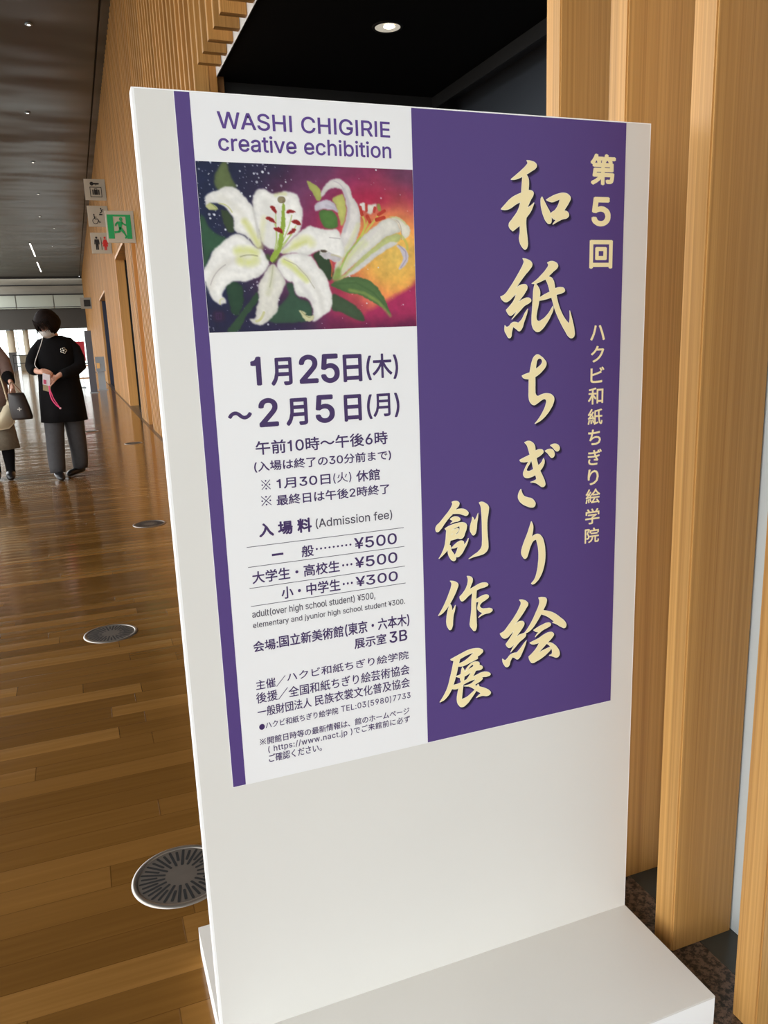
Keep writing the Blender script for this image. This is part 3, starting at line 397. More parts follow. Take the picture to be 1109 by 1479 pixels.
CALLIGRAPHY = {"WA":[[[5968,15029,1,6043,15025,0,6126,14997,0,6151,14964,0,6134,14924,0,6058,14876,0,5959,14820,1,5996,14768,0,6007,14712,0,6000,14585,1,6052,14580,0,6091,14556,0,6087,14510,0,6046,14447,0,5977,14314,1,6046,14352,0,6107,14399,1,6047,14270,0,5964,14171,1,5957,14108,0,5967,13970,0,5986,13820,0,5986,13733,0,5947,13680,0,5895,13709,0,5846,13784,0,5832,13859,0,5846,13934,0,5846,14049,1,5715,13960,1,5653,14012,0,5644,14063,0,5702,14138,0,5811,14277,0,5859,14408,1,5770,14367,0,5661,14302,0,5579,14281,0,5501,14288,1,5579,14363,0,5675,14449,0,5757,14496,0,5873,14542,1,5880,14652,0,5893,14789,1,5811,14756,0,5743,14739,0,5681,14737,1,5757,14793,0,5866,14875,0,5961,14957,0,5986,14991,0]],[[6255,14494,1,6298,14424,0,6355,14334,0,6420,14231,0,6435,14150,0,6426,14098,0,6393,14082,0,6343,14108,0,6293,14182,0,6249,14297,0,6232,14400,0,6236,14468,0]],[[6333,14448,1,6424,14496,0,6537,14539,0,6687,14560,0,6759,14533,0,6796,14488,0,6775,14435,0,6669,14288,1,6727,14277,0,6767,14225,0,6743,14184,0,6643,14156,0,6543,14114,0,6460,14071,1,6492,14110,0,6531,14152,1,6492,14149,0,6449,14179,0,6427,14237,0,6497,14290,0,6554,14361,0,6598,14468,1,6524,14441,0,6446,14418,0,6382,14428,0]]],"SHI":[[[5898,13538,1,5980,13524,0,6057,13483,0,6076,13442,0,6036,13377,0,5938,13277,0,5760,13067,1,5826,13107,0,5910,13130,0,5967,13121,0,5984,13081,0,5953,13016,0,5802,12843,1,5897,12892,0,5982,12917,0,6038,12905,0,6057,12871,0,6032,12842,0,5939,12796,0,5840,12708,0,5688,12574,1,5742,12638,0,5798,12727,1,5727,12669,0,5664,12643,0,5615,12683,0,5590,12731,1,5672,12807,0,5735,12883,0,5781,12989,1,5714,12937,0,5644,12879,0,5581,12859,0,5512,12899,0,5486,12941,1,5561,12975,0,5658,13080,0,5742,13191,0,5826,13313,0,5910,13454,0,5921,13489,0]],[[5564,12487,1,5594,12459,0,5643,12473,0,5692,12520,0,5741,12534,0,5819,12518,1,5883,12575,0,5940,12670,0,5996,12743,1,5982,12681,0,5926,12537,0,5876,12418,0,5833,12389,0,5784,12420,0,5717,12465,1,5692,12375,0,5671,12291,0,5640,12284,0,5593,12342,0,5561,12403,0]],[[6363,13470,1,6428,13492,0,6507,13482,0,6566,13434,0,6559,13398,0,6480,13333,0,6380,13250,1,6330,13212,1,6237,13174,0,6137,13142,0,6069,13143,1,6151,13193,0,6250,13275,0,6350,13376,0,6385,13435,0,6378,13455,0]],[[6151,13135,1,6209,13061,0,6227,12989,0,6217,12917,0,6196,12797,0,6168,12676,0,6165,12567,0,6198,12538,0,6278,12564,0,6371,12635,0,6479,12776,1,6487,12742,0,6437,12621,0,6358,12501,0,6257,12394,0,6192,12365,0,6127,12392,0,6083,12460,0,6071,12558,0,6082,12739,0,6095,12919,0,6102,13038,0,6126,13133,1]],[[6210,12911,1,6325,12969,0,6440,13016,0,6527,13059,0,6629,13077,0,6695,13054,0,6706,13018,0,6659,12988,0,6543,12960,0,6427,12913,0,6311,12885,0,6199,12869,1]],[[6330,13215,1,6380,13250,1,6445,13232,0,6482,13190,0,6504,13117,0,6520,13033,0,6543,12948,0,6581,12813,0,6649,12665,0,6725,12553,0,6801,12477,1,6814,12575,0,6809,12698,1,6835,12624,0,6875,12499,0,6907,12362,0,6905,12274,0,6857,12241,0,6797,12266,0,6728,12355,0,6622,12519,0,6531,12692,0,6456,12901,0,6418,13010,0,6374,13137,0]]],"CHI":[[[5887,11652,1,5947,11675,0,6037,11697,1,6055,11784,0,6079,11876,0,6121,11957,0,6187,11990,0,6248,11962,0,6322,11901,0,6359,11843,0,6341,11781,0,6287,11721,0,6214,11662,0,6141,11622,1,6144,11509,0,6144,11404,0,6155,11329,0,6192,11296,0,6253,11313,0,6327,11330,0,6401,11328,0,6476,11300,0,6518,11244,0,6509,11170,0,6453,11067,0,6367,10965,0,6269,10887,0,6139,10828,1,6219,10911,0,6305,11034,0,6353,11137,0,6362,11222,0,6328,11242,0,6266,11222,0,6192,11179,0,6119,11152,0,6057,11193,0,6027,11253,0,6020,11411,0,6022,11593,1,5959,11600,0,5911,11620,0],[6218,11927,0,6182,11902,0,6164,11841,0,6150,11748,1,6225,11797,0,6267,11836,0,6279,11882,0,6254,11920,0]]],"GI":[[[5940,10524,1,6011,10543,0,6085,10517,0,6135,10465,0,6150,10404,0,6154,10349,0,6174,10239,0,6212,10104,0,6250,10007,0,6301,9908,0,6346,9804,0,6351,9737,0,6303,9714,0,6252,9741,0,6176,9793,0,6057,9822,1,6126,9837,0,6176,9865,0,6169,9910,0,6144,9978,0,6112,10069,0,6087,10170,0,6043,10310,0,6018,10393,0,5987,10471,0]],[[5846,10229,1,5926,10260,0,6049,10304,0,6154,10360,0,6235,10380,0,6298,10364,0,6314,10330,0,6279,10289,0,6186,10243,0,6087,10214,0,6000,10189,0,5901,10189,0,5858,10207,0]],[[6068,10193,1,6037,10142,0,5994,10080,0,5982,10038,0,6013,10018,0,6100,10037,0,6212,10098,0,6280,10153,0,6318,10220,1,6337,10169,0,6319,10094,0,6250,10007,0,6150,9939,0,6075,9913,0,5988,9905,0,5933,9933,0,5916,9984,0,5945,10063,0,6000,10156,0,6031,10191,0]],[[5869,9719,1,5890,9651,0,5933,9591,0,6002,9556,0,6077,9532,0,6140,9475,0,6160,9422,0,6135,9380,0,6078,9373,0,5990,9405,0,5890,9463,0,5828,9536,0,5815,9604,0,5834,9668,0]],[[6454,10433,1,6511,10450,0,6574,10445,0,6632,10402,0,6639,10352,0,6601,10319,0,6556,10337,0,6511,10385,0]],[[6348,10344,1,6411,10366,0,6486,10359,0,6531,10306,0,6532,10240,0,6488,10214,0,6443,10248,0,6399,10301,0]]],"RI":[[[6079,9119,1,6111,9051,0,6115,8982,0,6087,8827,1,6144,8865,0,6220,8873,0,6291,8818,0,6337,8715,0,6364,8562,0,6365,8388,0,6334,8230,0,6277,8098,0,6200,8004,0,6110,7961,0,6084,7980,1,6148,8046,0,6199,8179,0,6224,8326,0,6233,8464,0,6222,8627,0,6182,8783,1,6125,8765,0,6075,8692,0,6043,8616,0,6018,8539,0,5987,8474,0,5955,8458,0,5911,8496,0,5881,8568,0,5891,8647,0,5941,8777,0,6004,8917,0]]],"E":[[[5839,7712,1,5916,7697,0,5994,7649,0,6020,7606,0,5980,7534,0,5874,7396,0,5724,7238,1,5804,7290,0,5875,7302,0,5924,7283,0,5941,7241,0,5903,7169,0,5762,7009,1,5846,7047,0,5925,7060,0,5967,7066,1,5975,7012,0,5946,6977,0,5847,6915,0,5754,6826,0,5660,6744,1,5705,6822,0,5762,6904,1,5705,6861,0,5634,6837,0,5585,6876,0,5564,6919,1,5649,7016,0,5741,7150,1,5663,7092,0,5593,7039,0,5530,7034,0,5474,7085,0,5447,7136,1,5523,7168,0,5621,7268,0,5748,7416,0,5846,7569,0,5874,7648,0]],[[5493,6649,1,5549,6612,0,5592,6638,0,5648,6693,0,5712,6715,0,5790,6716,1,5861,6780,0,5932,6860,0,5989,6916,1,5961,6829,0,5904,6706,0,5847,6610,0,5804,6585,0,5747,6622,0,5705,6647,1,5662,6591,0,5619,6486,0,5577,6477,0,5528,6530,0,5500,6595,0]],[[6236,7689,1,6314,7686,0,6394,7652,0,6406,7598,0,6331,7432,1,6432,7403,0,6564,7342,0,6712,7225,0,6802,7136,0,6830,7065,0,6804,7022,0,6730,7048,0,6625,7119,0,6530,7171,1,6573,7177,1,6507,7239,0,6419,7306,0,6295,7369,1,6203,7236,0,6103,7121,0,6017,7070,0,5939,7057,1,6003,7125,0,6102,7266,0,6187,7423,0,6244,7545,0,6258,7621,0]],[[6136,7085,1,6203,7118,0,6319,7158,0,6420,7180,0,6478,7167,0,6498,7127,0,6450,7096,0,6334,7056,0,6233,6993,0,6168,6947,1,6204,6998,0,6244,7034,1,6190,7047,0]],[[6057,6854,1,6133,6878,0,6234,6907,0,6349,6960,0,6466,6990,0,6532,6975,0,6565,6929,0,6540,6886,0,6438,6797,0,6233,6626,1,6352,6665,0,6491,6700,1,6506,6664,0,6440,6595,0,6324,6522,0,6208,6476,0,6113,6456,0,6062,6510,0,6036,6589,1,6120,6653,0,6191,6721,0,6260,6825,1,6191,6814,0,6119,6816,0]],[[6414,6781,1,6482,6785,0,6571,6733,0,6646,6652,0,6689,6563,0,6685,6496,0,6634,6467,0,6559,6499,0,6470,6538,1,6522,6553,0,6536,6591,0,6513,6676,0,6483,6722,0]]],"SOU":[[[4544,9633,1,4599,9643,0,4662,9625,0,4683,9591,0,4596,9488,1,4678,9498,0,4760,9489,0,4829,9445,0,4850,9405,0,4817,9371,0,4758,9388,0,4676,9419,0,4560,9430,1,4489,9371,0,4406,9283,0,4323,9185,0,4264,9151,0,4237,9190,0,4249,9248,0,4314,9305,0,4408,9401,0,4491,9489,0,4545,9568,0,4557,9605,0]],[[4509,9344,1,4559,9371,0,4617,9375,0,4675,9349,0,4694,9314,0,4656,9292,0,4592,9288,0,4512,9265,1,4540,9289,0,4569,9307,1,4540,9321,0]],[[4407,9191,1,4474,9221,0,4591,9250,0,4685,9261,0,4767,9251,0,4812,9213,0,4813,9159,0,4782,9075,0,4740,8992,0,4692,8980,0,4651,8993,0,4586,8984,0,4504,8973,1,4485,8904,1,4442,8811,0,4371,8744,0,4282,8681,1,4336,8759,0,4391,8873,0,4417,8989,0,4431,9118,0,4436,9155,1],[4507,9139,1,4590,9177,0,4682,9209,1,4683,9147,0,4647,9081,0,4588,9050,1,4629,9094,0,4666,9144,0,4654,9164,0,4590,9158,0],[4523,9058,1,4536,9089,0,4559,9089,1]],[[4454,8821,1,4485,8893,0,4518,8801,0,4581,8705,0,4604,8647,0,4579,8611,0,4532,8621,0,4492,8667,0,4459,8754,0]],[[4519,8834,1,4585,8891,0,4656,8932,0,4721,8940,0,4756,8913,0,4749,8854,1,4797,8897,0,4846,8974,1,4833,8915,0,4772,8801,0,4699,8700,0,4633,8665,0,4581,8699,1,4618,8766,0,4649,8850,1,4583,8831,0]],[[4926,9333,1,4952,9301,0,4967,9255,1,5000,9312,0,5036,9389,1,5029,9308,0,5010,9212,0,4997,9092,0,4972,9029,0,4942,9011,0,4901,9055,0,4878,9112,0,4891,9204,0,4916,9278,0]],[[5056,9567,1,5104,9575,0,5175,9543,0,5235,9482,0,5234,9394,0,5209,9243,0,5205,9111,0,5212,8955,0,5223,8820,0,5216,8732,0,5155,8667,0,5058,8641,0,4949,8628,0,4843,8603,1,4937,8657,0,5034,8711,0,5095,8781,0,5109,8880,0,5110,9035,0,5107,9255,0,5097,9432,0,5085,9509,0]]],"SAKU":[[[4486,8261,1,4549,8245,0,4613,8211,0,4637,8174,0,4618,8109,0,4556,7983,0,4470,7850,0,4385,7750,0,4312,7694,0,4249,7670,1,4314,7762,0,4387,7885,0,4462,8043,0,4506,8160,0,4513,8215,0]],[[4470,7850,1,4499,7811,0,4512,7707,1,4545,7758,0,4579,7812,1,4563,7722,0,4537,7635,0,4523,7523,0,4512,7433,0,4472,7377,0,4431,7418,0,4403,7508,0,4408,7610,0,4432,7731,0]],[[4809,8300,1,4860,8287,0,4905,8253,0,4913,8201,0,4882,8126,0,4851,8052,1,4954,8093,0,5052,8129,0,5137,8134,0,5199,8113,0,5214,8082,0,5161,8056,0,5051,8038,0,4929,7994,0,4831,7941,0,4745,7875,0,4709,7863,0,4674,7897,0,4663,7950,1,4723,8003,0,4791,8094,0,4825,8202,0,4824,8259,0]],[[4917,8007,1,4990,8031,1,4979,7907,0,4974,7770,0,4975,7621,0,4979,7447,0,4975,7320,0,4944,7279,0,4895,7322,0,4853,7398,0,4861,7490,0,4885,7670,0,4892,7829,0,4904,7941,0]],[[4975,7850,1,5061,7888,0,5147,7910,0,5209,7897,0,5225,7863,0,5171,7820,0,5085,7776,0,5047,7724,0,5084,7672,0,5170,7656,0,5256,7645,0,5297,7609,0,5262,7574,0,5144,7559,0,5094,7544,0,5018,7510,1,5058,7550,0,5107,7582,1,5046,7621,0,5007,7673,0,5011,7730,0,5030,7802,1,4977,7804,1]]],"TEN":[[[4465,6829,1,4553,6860,0,4675,6901,0,4811,6941,0,4959,6947,0,5057,6920,0,5103,6870,0,5069,6829,0,4994,6790,1,4997,6748,1,4931,6725,0,4832,6696,0,4733,6667,0,4647,6664,0,4605,6680,1,4624,6717,1,4734,6750,0,4846,6817,0,4927,6879,1,4809,6859,0,4649,6807,1,4612,6767,0,4540,6792,0,4479,6812,0]],[[4534,6828,1,4650,6812,1,4617,6707,0,4578,6549,0,4520,6372,0,4468,6251,0,4393,6148,0,4319,6091,0,4240,6066,1,4321,6174,0,4397,6313,0,4449,6480,0,4494,6648,0]],[[4693,6645,1,4719,6599,0,4737,6542,1,4723,6426,0,4703,6311,1,4655,6392,0,4644,6466,1,4663,6533,0,4677,6601,0]],[[4565,6491,1,4644,6507,0,4756,6551,0,4855,6591,0,4955,6625,0,5054,6607,0,5091,6564,0,5066,6533,0,4966,6528,0,4854,6508,0,4754,6468,0,4643,6454,0]],[[4737,6554,1,4806,6636,0,4893,6690,0,4968,6694,0,5023,6666,0,5027,6630,0,4966,6546,0,4890,6424,0,4802,6363,0,4728,6354,1,4753,6373,0,4841,6475,0,4904,6581,0,4912,6657,1,4856,6638,0,4805,6588,0]],[[4469,6281,1,4506,6327,0,4605,6343,0,4703,6371,0,4828,6406,0,4952,6435,0,5065,6467,0,5153,6466,0,5228,6430,0,5247,6396,0,5202,6375,0,5076,6381,1,5089,6343,1,5051,6314,0,4975,6281,0,4900,6254,0,4801,6258,0,4714,6279,1,4851,6294,0,4964,6367,1,4852,6353,0,4727,6318,0,4653,6285,0,4579,6253,0,4517,6259,0]],[[4622,6280,1,4702,6294,1,4688,6195,0,4667,6031,1,4773,6058,0,4873,6121,0,4949,6178,0,4997,6262,1,5018,6212,0,4961,6140,0,4859,6016,0,4771,5925,0,4671,5886,0,4610,5935,0,4578,6026,0,4589,6155,0]],[[4801,6262,1,4900,6258,0,5024,6205,0,5150,6144,0,5225,6086,0,5250,6038,0,5199,6000,0,5073,6020,0,4959,6005,1,5023,6055,0,5054,6072,1,4973,6137,0,4875,6217,0]]]}
TEXT = [["date_lettering","1",1316,1472,11736,12156,1.6,0],["date_lettering","月",1613,1939,11716,12129,1.6,0],["date_lettering","2",2048,2345,11725,12154,1.6,0],["date_lettering","5",2388,2686,11713,12154,1.6,0],["date_lettering","日",2743,3051,11712,12131,1.6,0],["date_lettering","(木)",3122,3655,11722,12122,1,0],["date_lettering","〜",929,1287,11250,11379,1.6,0],["date_lettering","2",1390,1688,11116,11546,1.6,0],["date_lettering","月",1803,2144,11103,11519,1.6,0],["date_lettering","5",2267,2576,11110,11542,1.6,0],["date_lettering","日",2730,3018,11106,11520,1.6,0],["date_lettering","(月)",3107,3657,11119,11506,1,0],["opening_hours_lettering","午前10時〜午後6時",1304,3436,10701,10912,1,0],["opening_hours_lettering","(入場は終了の30分前まで)",1262,3483,10439,10605,1,0],["opening_hours_lettering","※",1351,1494,10163,10316,0,0],["opening_hours_lettering","1月30日",1590,2451,10150,10315,1,0],["opening_hours_lettering","(火)",2497,2796,10147,10319,0,0],["opening_hours_lettering","休館",2878,3279,10134,10322,1,0],["opening_hours_lettering","※",1332,1491,9915,10069,0,0],["opening_hours_lettering","最終日は午後2時終了",1571,3437,9893,10059,1,0],["admission_fee_lettering","入",1264,1497,9428,9646,2,0],["admission_fee_lettering","場",1562,1799,9426,9644,2,0],["admission_fee_lettering","料",1871,2106,9421,9654,2,0],["g:admission_fee_lettering","(Admission fee)",2171,3467,9450,9620,0.6,0],["admission_fee_lettering","一",1440,1623,9108,9143,0,0],["admission_fee_lettering","般",1916,2115,9022,9211,1,0],["admission_fee_lettering",".........",2149,2746,9112,9145,0,0],["admission_fee_lettering","¥500",2793,3534,9040,9228,1,0],["admission_fee_lettering","大学生・高校生",1108,2531,8701,8900,1,0],["admission_fee_lettering","...",2573,2747,8781,8820,0,0],["admission_fee_lettering","¥500",2789,3533,8721,8904,1,0],["admission_fee_lettering","小・中学生",1550,2526,8385,8590,1,0],["admission_fee_lettering","...",2568,2739,8465,8506,0,0],["admission_fee_lettering","¥300",2788,3529,8406,8577,1,0],["g:admission_fee_lettering","adult(over high school student) ¥500,",1064,3118,8126,8273,0.6,0],["g:admission_fee_lettering","elementary and jyunior high school student ¥300.",1063,3644,7958,8078,0.6,0],["venue_lettering","会場:",1042,1446,7580,7761,1,0],["venue_lettering","国立新美術館",1460,2538,7588,7787,1,0],["venue_lettering","(東京・六本木)",2567,3713,7578,7805,1,0],["venue_lettering","展示室",2717,3285,7334,7521,1,0],["venue_lettering","3B",3340,3665,7326,7527,1,0],["organiser_lettering","主催／",1037,1525,6936,7105,0.6,0],["organiser_lettering","ハクビ和紙ちぎり絵学院",1549,3678,6986,7139,0.6,0],["organiser_lettering","後援／全国和紙ちぎり絵芸術協会",1026,3688,6703,6892,0.6,0],["organiser_lettering","一般財団法人",1032,1929,6467,6641,0.6,0],["organiser_lettering","民族衣裳文化普及協会",1986,3687,6466,6652,0.6,0],["organiser_lettering","●",1039,1131,6242,6343,0.6,0],["organiser_lettering","ハクビ和紙ちぎり絵学院",1144,2378,6243,6365,0.6,0],["organiser_lettering","TEL:03(5980)7733",2431,3690,6246,6376,0.6,0.06],["visitor_notice_lettering","※開館日時等の最新情報は、館のホームページ",1032,3661,5968,6097,0.6,0],["visitor_notice_lettering","( https://www.nact.jp )でご来館前に必ず",1158,3666,5796,5940,0.6,0.05],["visitor_notice_lettering","ご確認ください。",1158,2059,5638,5784,0.6,0],["heading_lettering","WASHI CHIGIRIE",1101,3644,15249,15471,0.9,0],["heading_lettering","creative echibition",1088,3653,14963,15186,0.9,0],["edition_lettering","第",7172,7671,14704,15189,2,0],["edition_lettering","5",7213,7593,14052,14519,2,0],["edition_lettering","回",7187,7652,13373,13836,2,0],["school_name_lettering","ハ",7234,7536,12182,12442,1,0],["school_name_lettering","ク",7253,7527,11808,12090,1,0],["school_name_lettering","ビ",7252,7540,11455,11731,1,0],["school_name_lettering","和",7214,7531,11082,11376,1,0],["school_name_lettering","紙",7216,7527,10722,11007,1,0],["school_name_lettering","ち",7230,7501,10364,10641,1,0],["school_name_lettering","ぎ",7232,7528,10002,10288,1,0],["school_name_lettering","り",7239,7473,9639,9929,1,0],["school_name_lettering","絵",7202,7512,9301,9572,1,0],["school_name_lettering","学",7203,7511,8919,9210,1,0],["school_name_lettering","院",7199,7510,8568,8850,1,0]]
RULES = [[1059,9290,3664,9305],[1057,8971,3664,8985],[1054,8629,3664,8648],[1055,8336,3665,8352]]
PAINT = [["f",[98,112,70],2,1,[115,2,138,-2,140,55,155,108,172,144,134,158,88,165,75,142,73,100,87,51]],["f",[60,76,50],1.5,1,[93,269,127,280,147,347,146,403,120,403,104,360,95,311]],["f",[50,86,62],2,1,[1,295,24,325,34,374,73,423,114,435,87,502,40,511,12,605,0,605,2,462]],["f",[40,70,50],1.5,1,[89,706,137,688,168,727,160,842,135,906,103,879,94,789]],["f",[52,80,56],1.2,1,[230,747,231,818,174,895,130,1003,73,995,109,944,156,868,198,805]],["f",[56,86,66],2,1,[359,704,398,704,404,797,478,825,473,945,367,954,278,951,265,911,322,847,375,783]],["f",[50,70,45],1.5,1,[493,536,534,503,578,568,589,674,562,700,520,607]],["s",[215,110,60],2.2,0.9,[578,568,584,608,579,667]],["f",[66,86,60],1.5,1,[570,767,641,809,687,851,723,906,737,962,674,935,612,889,571,881]],["f",[84,114,66],1,1,[567,720,620,681,693,667,761,693,808,744,843,834,871,932,831,875,784,840,716,783,653,775,597,741]],["s",[150,168,84],5,0.75,[664,755,737,777,805,833,863,925]],["s",[70,98,56],3,0.6,[603,714,697,709,780,771,832,848]],["f",[178,182,98],1,1,[479,85,520,111,549,141,552,192,531,215,513,168,494,131]],["f",[84,126,60],1.5,1,[534,263,589,261,618,292,621,364,580,380,550,365,537,314]],["f",[202,202,112],1.2,1,[594,197,638,167,656,166,666,240,661,311,636,370,628,312,620,247]],["f",[228,223,218],1.2,1,[544,186,556,135,586,89,632,67,671,98,693,136,694,174,723,225,734,309,723,401,689,487,678,499,623,588,604,681,583,694,602,588,632,481,629,429,638,389,664,311,669,240,654,144,624,129,594,133,578,147,562,179]],["s",[176,166,176],5,0.6,[657,137,677,220,672,311,651,389]],["s",[214,216,150],7,0.6,[719,349,685,441,629,562,610,668]],["s",[180,170,180],2,0.6,[611,88,640,106,655,137]],["f",[214,208,218],1.2,1,[513,270,518,231,546,205,587,197,615,235,627,279,599,261,559,256,529,266]],["s",[178,170,186],4,0.6,[570,236,600,248,622,267]],["s",[196,202,92],3,0.9,[737,283,750,361,711,447]],["s",[196,202,92],3,0.9,[773,308,750,374,716,454]],["s",[196,202,92],3,0.9,[821,288,771,367,710,467]],["f",[246,240,232],1,1,[729,215,750,211,762,230,756,263,735,257]],["f",[244,236,222],1.5,1,[765,230,796,223,818,216,806,249,784,282,763,276]],["s",[178,40,30],5.0,1,[733,241,740,286]],["s",[178,40,30],4.375,1,[762,224,763,260]],["s",[178,40,30],4.375,1,[804,242,799,265]],["s",[178,40,30],5.625,1,[765,295,777,328]],["s",[178,40,30],5.0,1,[821,284,851,260]],["s",[178,40,30],6.25,1,[811,315,847,303]],["s",[132,156,70],6,1,[823,228,827,251]],["f",[228,225,214],1.2,1,[727,434,792,361,841,317,879,299,916,325,933,391,903,399,854,426,794,480,766,522,674,615,604,687,612,621,661,542,700,469]],["s",[206,214,140],10,0.7,[747,460,671,548,610,668]],["s",[212,205,205],5,0.5,[824,360,769,427,670,575]],["s",[150,190,80],3,0.8,[727,427,694,480,662,522,610,661]],["f",[204,210,138],1.2,1,[778,498,854,423,909,398,933,412,924,445,875,466,831,508,765,562,699,642,619,688,604,687,657,641,745,535]],["f",[238,235,230],1.2,1,[918,461,863,495,786,562,699,648,635,681,700,615,788,522,842,475,886,447]],["f",[240,234,216],1,1,[879,299,911,292,949,318,980,371,971,418,935,445,933,391,916,332]],["s",[198,196,120],3,0.7,[879,298,922,305,959,344]],["s",[150,130,120],1.2,0.6,[911,318,931,358,932,438]],["s",[190,190,90],4,0.8,[933,412,956,458,961,498]],["f",[230,220,230],1,1,[902,467,945,487,968,528,965,569,942,610,914,631,917,609,937,569,930,515]],["s",[150,135,165],2,0.7,[918,471,952,514,954,562,925,616]],["f",[150,175,92],2.5,1,[578,700,596,628,623,601,625,674,604,694]],["f",[243,241,235],1.3,1,[26,246,31,198,60,170,88,165,116,141,144,138,176,153,191,180,210,210,236,246,250,345,263,471,242,501,199,421,146,403,146,323,115,256,88,238,56,233,37,258]],["s",[208,204,188],10,0.4,[94,208,143,243,195,321]],["s",[206,208,110],9,0.75,[194,340,219,396,252,490]],["s",[196,198,120],2,0.8,[88,238,120,250,141,286]],["s",[190,186,176],4,0.5,[235,265,245,345,250,433]],["f",[216,218,152],1,1,[28,252,52,233,69,251,86,269,72,281,40,273]],["s",[120,140,70],1.5,0.7,[56,242,75,269,63,276]],["f",[243,241,235],1.6,1,[240,184,260,147,289,145,325,175,355,168,379,154,432,165,450,208,459,277,453,354,442,392,390,457,353,501,300,501,263,471,249,370,235,271,233,221]],["s",[214,212,204],14,0.5,[295,219,298,344,292,470]],["s",[222,222,168],8,0.6,[280,319,265,420,252,501]],["s",[214,216,150],5,0.7,[339,181,354,174,383,173]],["s",[204,202,196],10,0.5,[350,261,341,356,326,470]],["f",[243,241,235],1.3,1,[353,501,400,444,442,392,498,353,490,356,539,375,579,384,610,370,630,396,634,435,647,499,649,522,635,555,629,575,598,575,528,529,534,503,493,529,457,542,411,523,362,529,338,523]],["s",[216,218,130],12,0.65,[414,476,460,443,491,462]],["s",[200,206,100],6,0.5,[362,520,413,484,464,458]],["s",[170,160,160],1.6,0.7,[578,429,608,432,629,435]],["f",[218,212,214],1,1,[523,529,559,516,594,529,635,555,618,578,593,578,578,562,552,562]],["s",[200,190,140],3,0.6,[584,535,614,542,632,555]],["f",[84,70,56],1,1,[531,509,555,500,567,516,539,519]],["f",[243,241,235],1.4,1,[114,435,148,409,189,421,242,501,262,498,296,587,254,657,214,683,175,698,128,688,88,725,66,776,88,802,83,824,54,833,28,800,16,756,1,699,1,623,33,555,45,505,89,468]],["s",[196,190,178],10,0.4,[178,542,106,580,46,643,18,731]],["s",[206,212,110],11,0.75,[152,511,185,508,232,520]],["s",[210,216,110],12,0.7,[163,568,200,580,229,568]],["s",[150,150,110],2,0.7,[164,546,202,536,240,542]],["s",[150,140,140],1.4,0.6,[96,593,51,643,24,712]],["s",[205,206,140],2,0.8,[59,827,60,804,75,795]],["f",[230,227,216],1.4,1,[305,587,320,594,364,697,347,749,319,821,316,880,269,937,238,963,200,955,177,918,211,922,219,857,231,818,231,715,258,664,285,606]],["s",[200,200,164],8,0.6,[304,613,296,690,277,768]],["s",[176,178,140],2,0.7,[307,600,299,664,286,729]],["s",[196,194,120],4,0.8,[252,884,235,923,215,935]],["f",[243,241,235],1.4,1,[325,581,362,529,436,523,490,542,488,536,510,594,554,660,575,774,581,827,565,888,534,907,491,949,475,952,482,905,476,825,446,797,450,798,415,790,401,757,394,698,364,697,328,626]],["s",[204,212,96],9,0.75,[360,574,402,613,459,686]],["s",[208,204,196],7,0.5,[432,620,482,679,523,799,529,893]],["s",[176,170,150],1.6,0.7,[360,561,413,594,462,666,494,739]],["s",[204,200,200],7,0.5,[428,705,456,758,486,825]],["f",[230,228,180],1,1,[442,904,467,911,488,905,476,949,440,944,448,947,425,910,414,870,451,891]],["s",[150,140,90],1.2,0.8,[426,883,455,918,467,918]],["f",[72,92,54],2,1,[274,530,299,529,296,581,283,561]],["f",[110,130,60],2,1,[297,555,352,529,320,581,306,584]],["s",[176,192,110],2,0.9,[334,293,331,407,334,501,309,555]],["s",[176,192,110],2,0.9,[407,298,377,406,317,549]],["s",[176,192,110],2,0.9,[327,350,332,432,307,561]],["s",[176,192,110],2,0.9,[424,361,381,444,322,555]],["s",[176,192,110],2,0.9,[353,406,312,555]],["s",[176,192,110],2,0.9,[402,412,334,510,312,561]],["f",[162,190,72],0.8,1,[364,230,380,229,377,317,368,406,353,501,337,529,306,581,292,568,314,510,334,501,343,406,362,318]],["s",[112,98,64],10,1,[361,208,368,208]],["s",[150,136,96],4,0.8,[360,205,367,203]],["f",[168,34,34],0.8,1,[308,249,320,241,334,254,340,274,339,293,331,281,318,269,314,257]],["f",[168,34,34],0.8,1,[383,289,388,273,401,261,415,267,427,278,412,284,400,286]],["f",[168,34,34],0.8,1,[289,313,305,305,319,315,328,334,335,351,317,339,301,328,292,325]],["f",[168,34,34],0.8,1,[403,336,418,323,435,327,447,341,448,357,431,351,414,345]],["f",[168,34,34],0.8,1,[316,378,330,372,345,370,357,381,365,409,348,403,332,394]],["f",[168,34,34],0.8,1,[382,414,390,396,403,377,418,374,427,385,412,402,397,409]],["s",[112,20,26],1.6,0.7,[319,253,335,277]],["s",[112,20,26],1.6,0.7,[393,279,413,272]],["s",[112,20,26],1.6,0.7,[302,316,323,334]],["s",[112,20,26],1.6,0.7,[417,334,439,345]],["s",[112,20,26],1.6,0.7,[335,383,358,400]],["s",[112,20,26],1.6,0.7,[392,399,415,385]],["f",[52,34,66],2.5,1,[24,864,75,866,72,933,22,931]],["s",[70,40,80],1.5,0.8,[37,881,60,881,58,917,37,916,38,883]],["s",[70,40,80],1.2,0.8,[46,881,47,916]]]

# ------------------------------------------------------------------ the setting
XW = 0.888                      # front plane of the louvred wall
DEPTH = 0.153
PITCH = 0.2176
FINW = 0.054
ZC = 5.9                        # ceiling height
YEND = 57.0

def struct(name, bm, m, parent=None):
    o = obj(name, bm, m, parent)
    o['kind'] = 'structure'
    return o

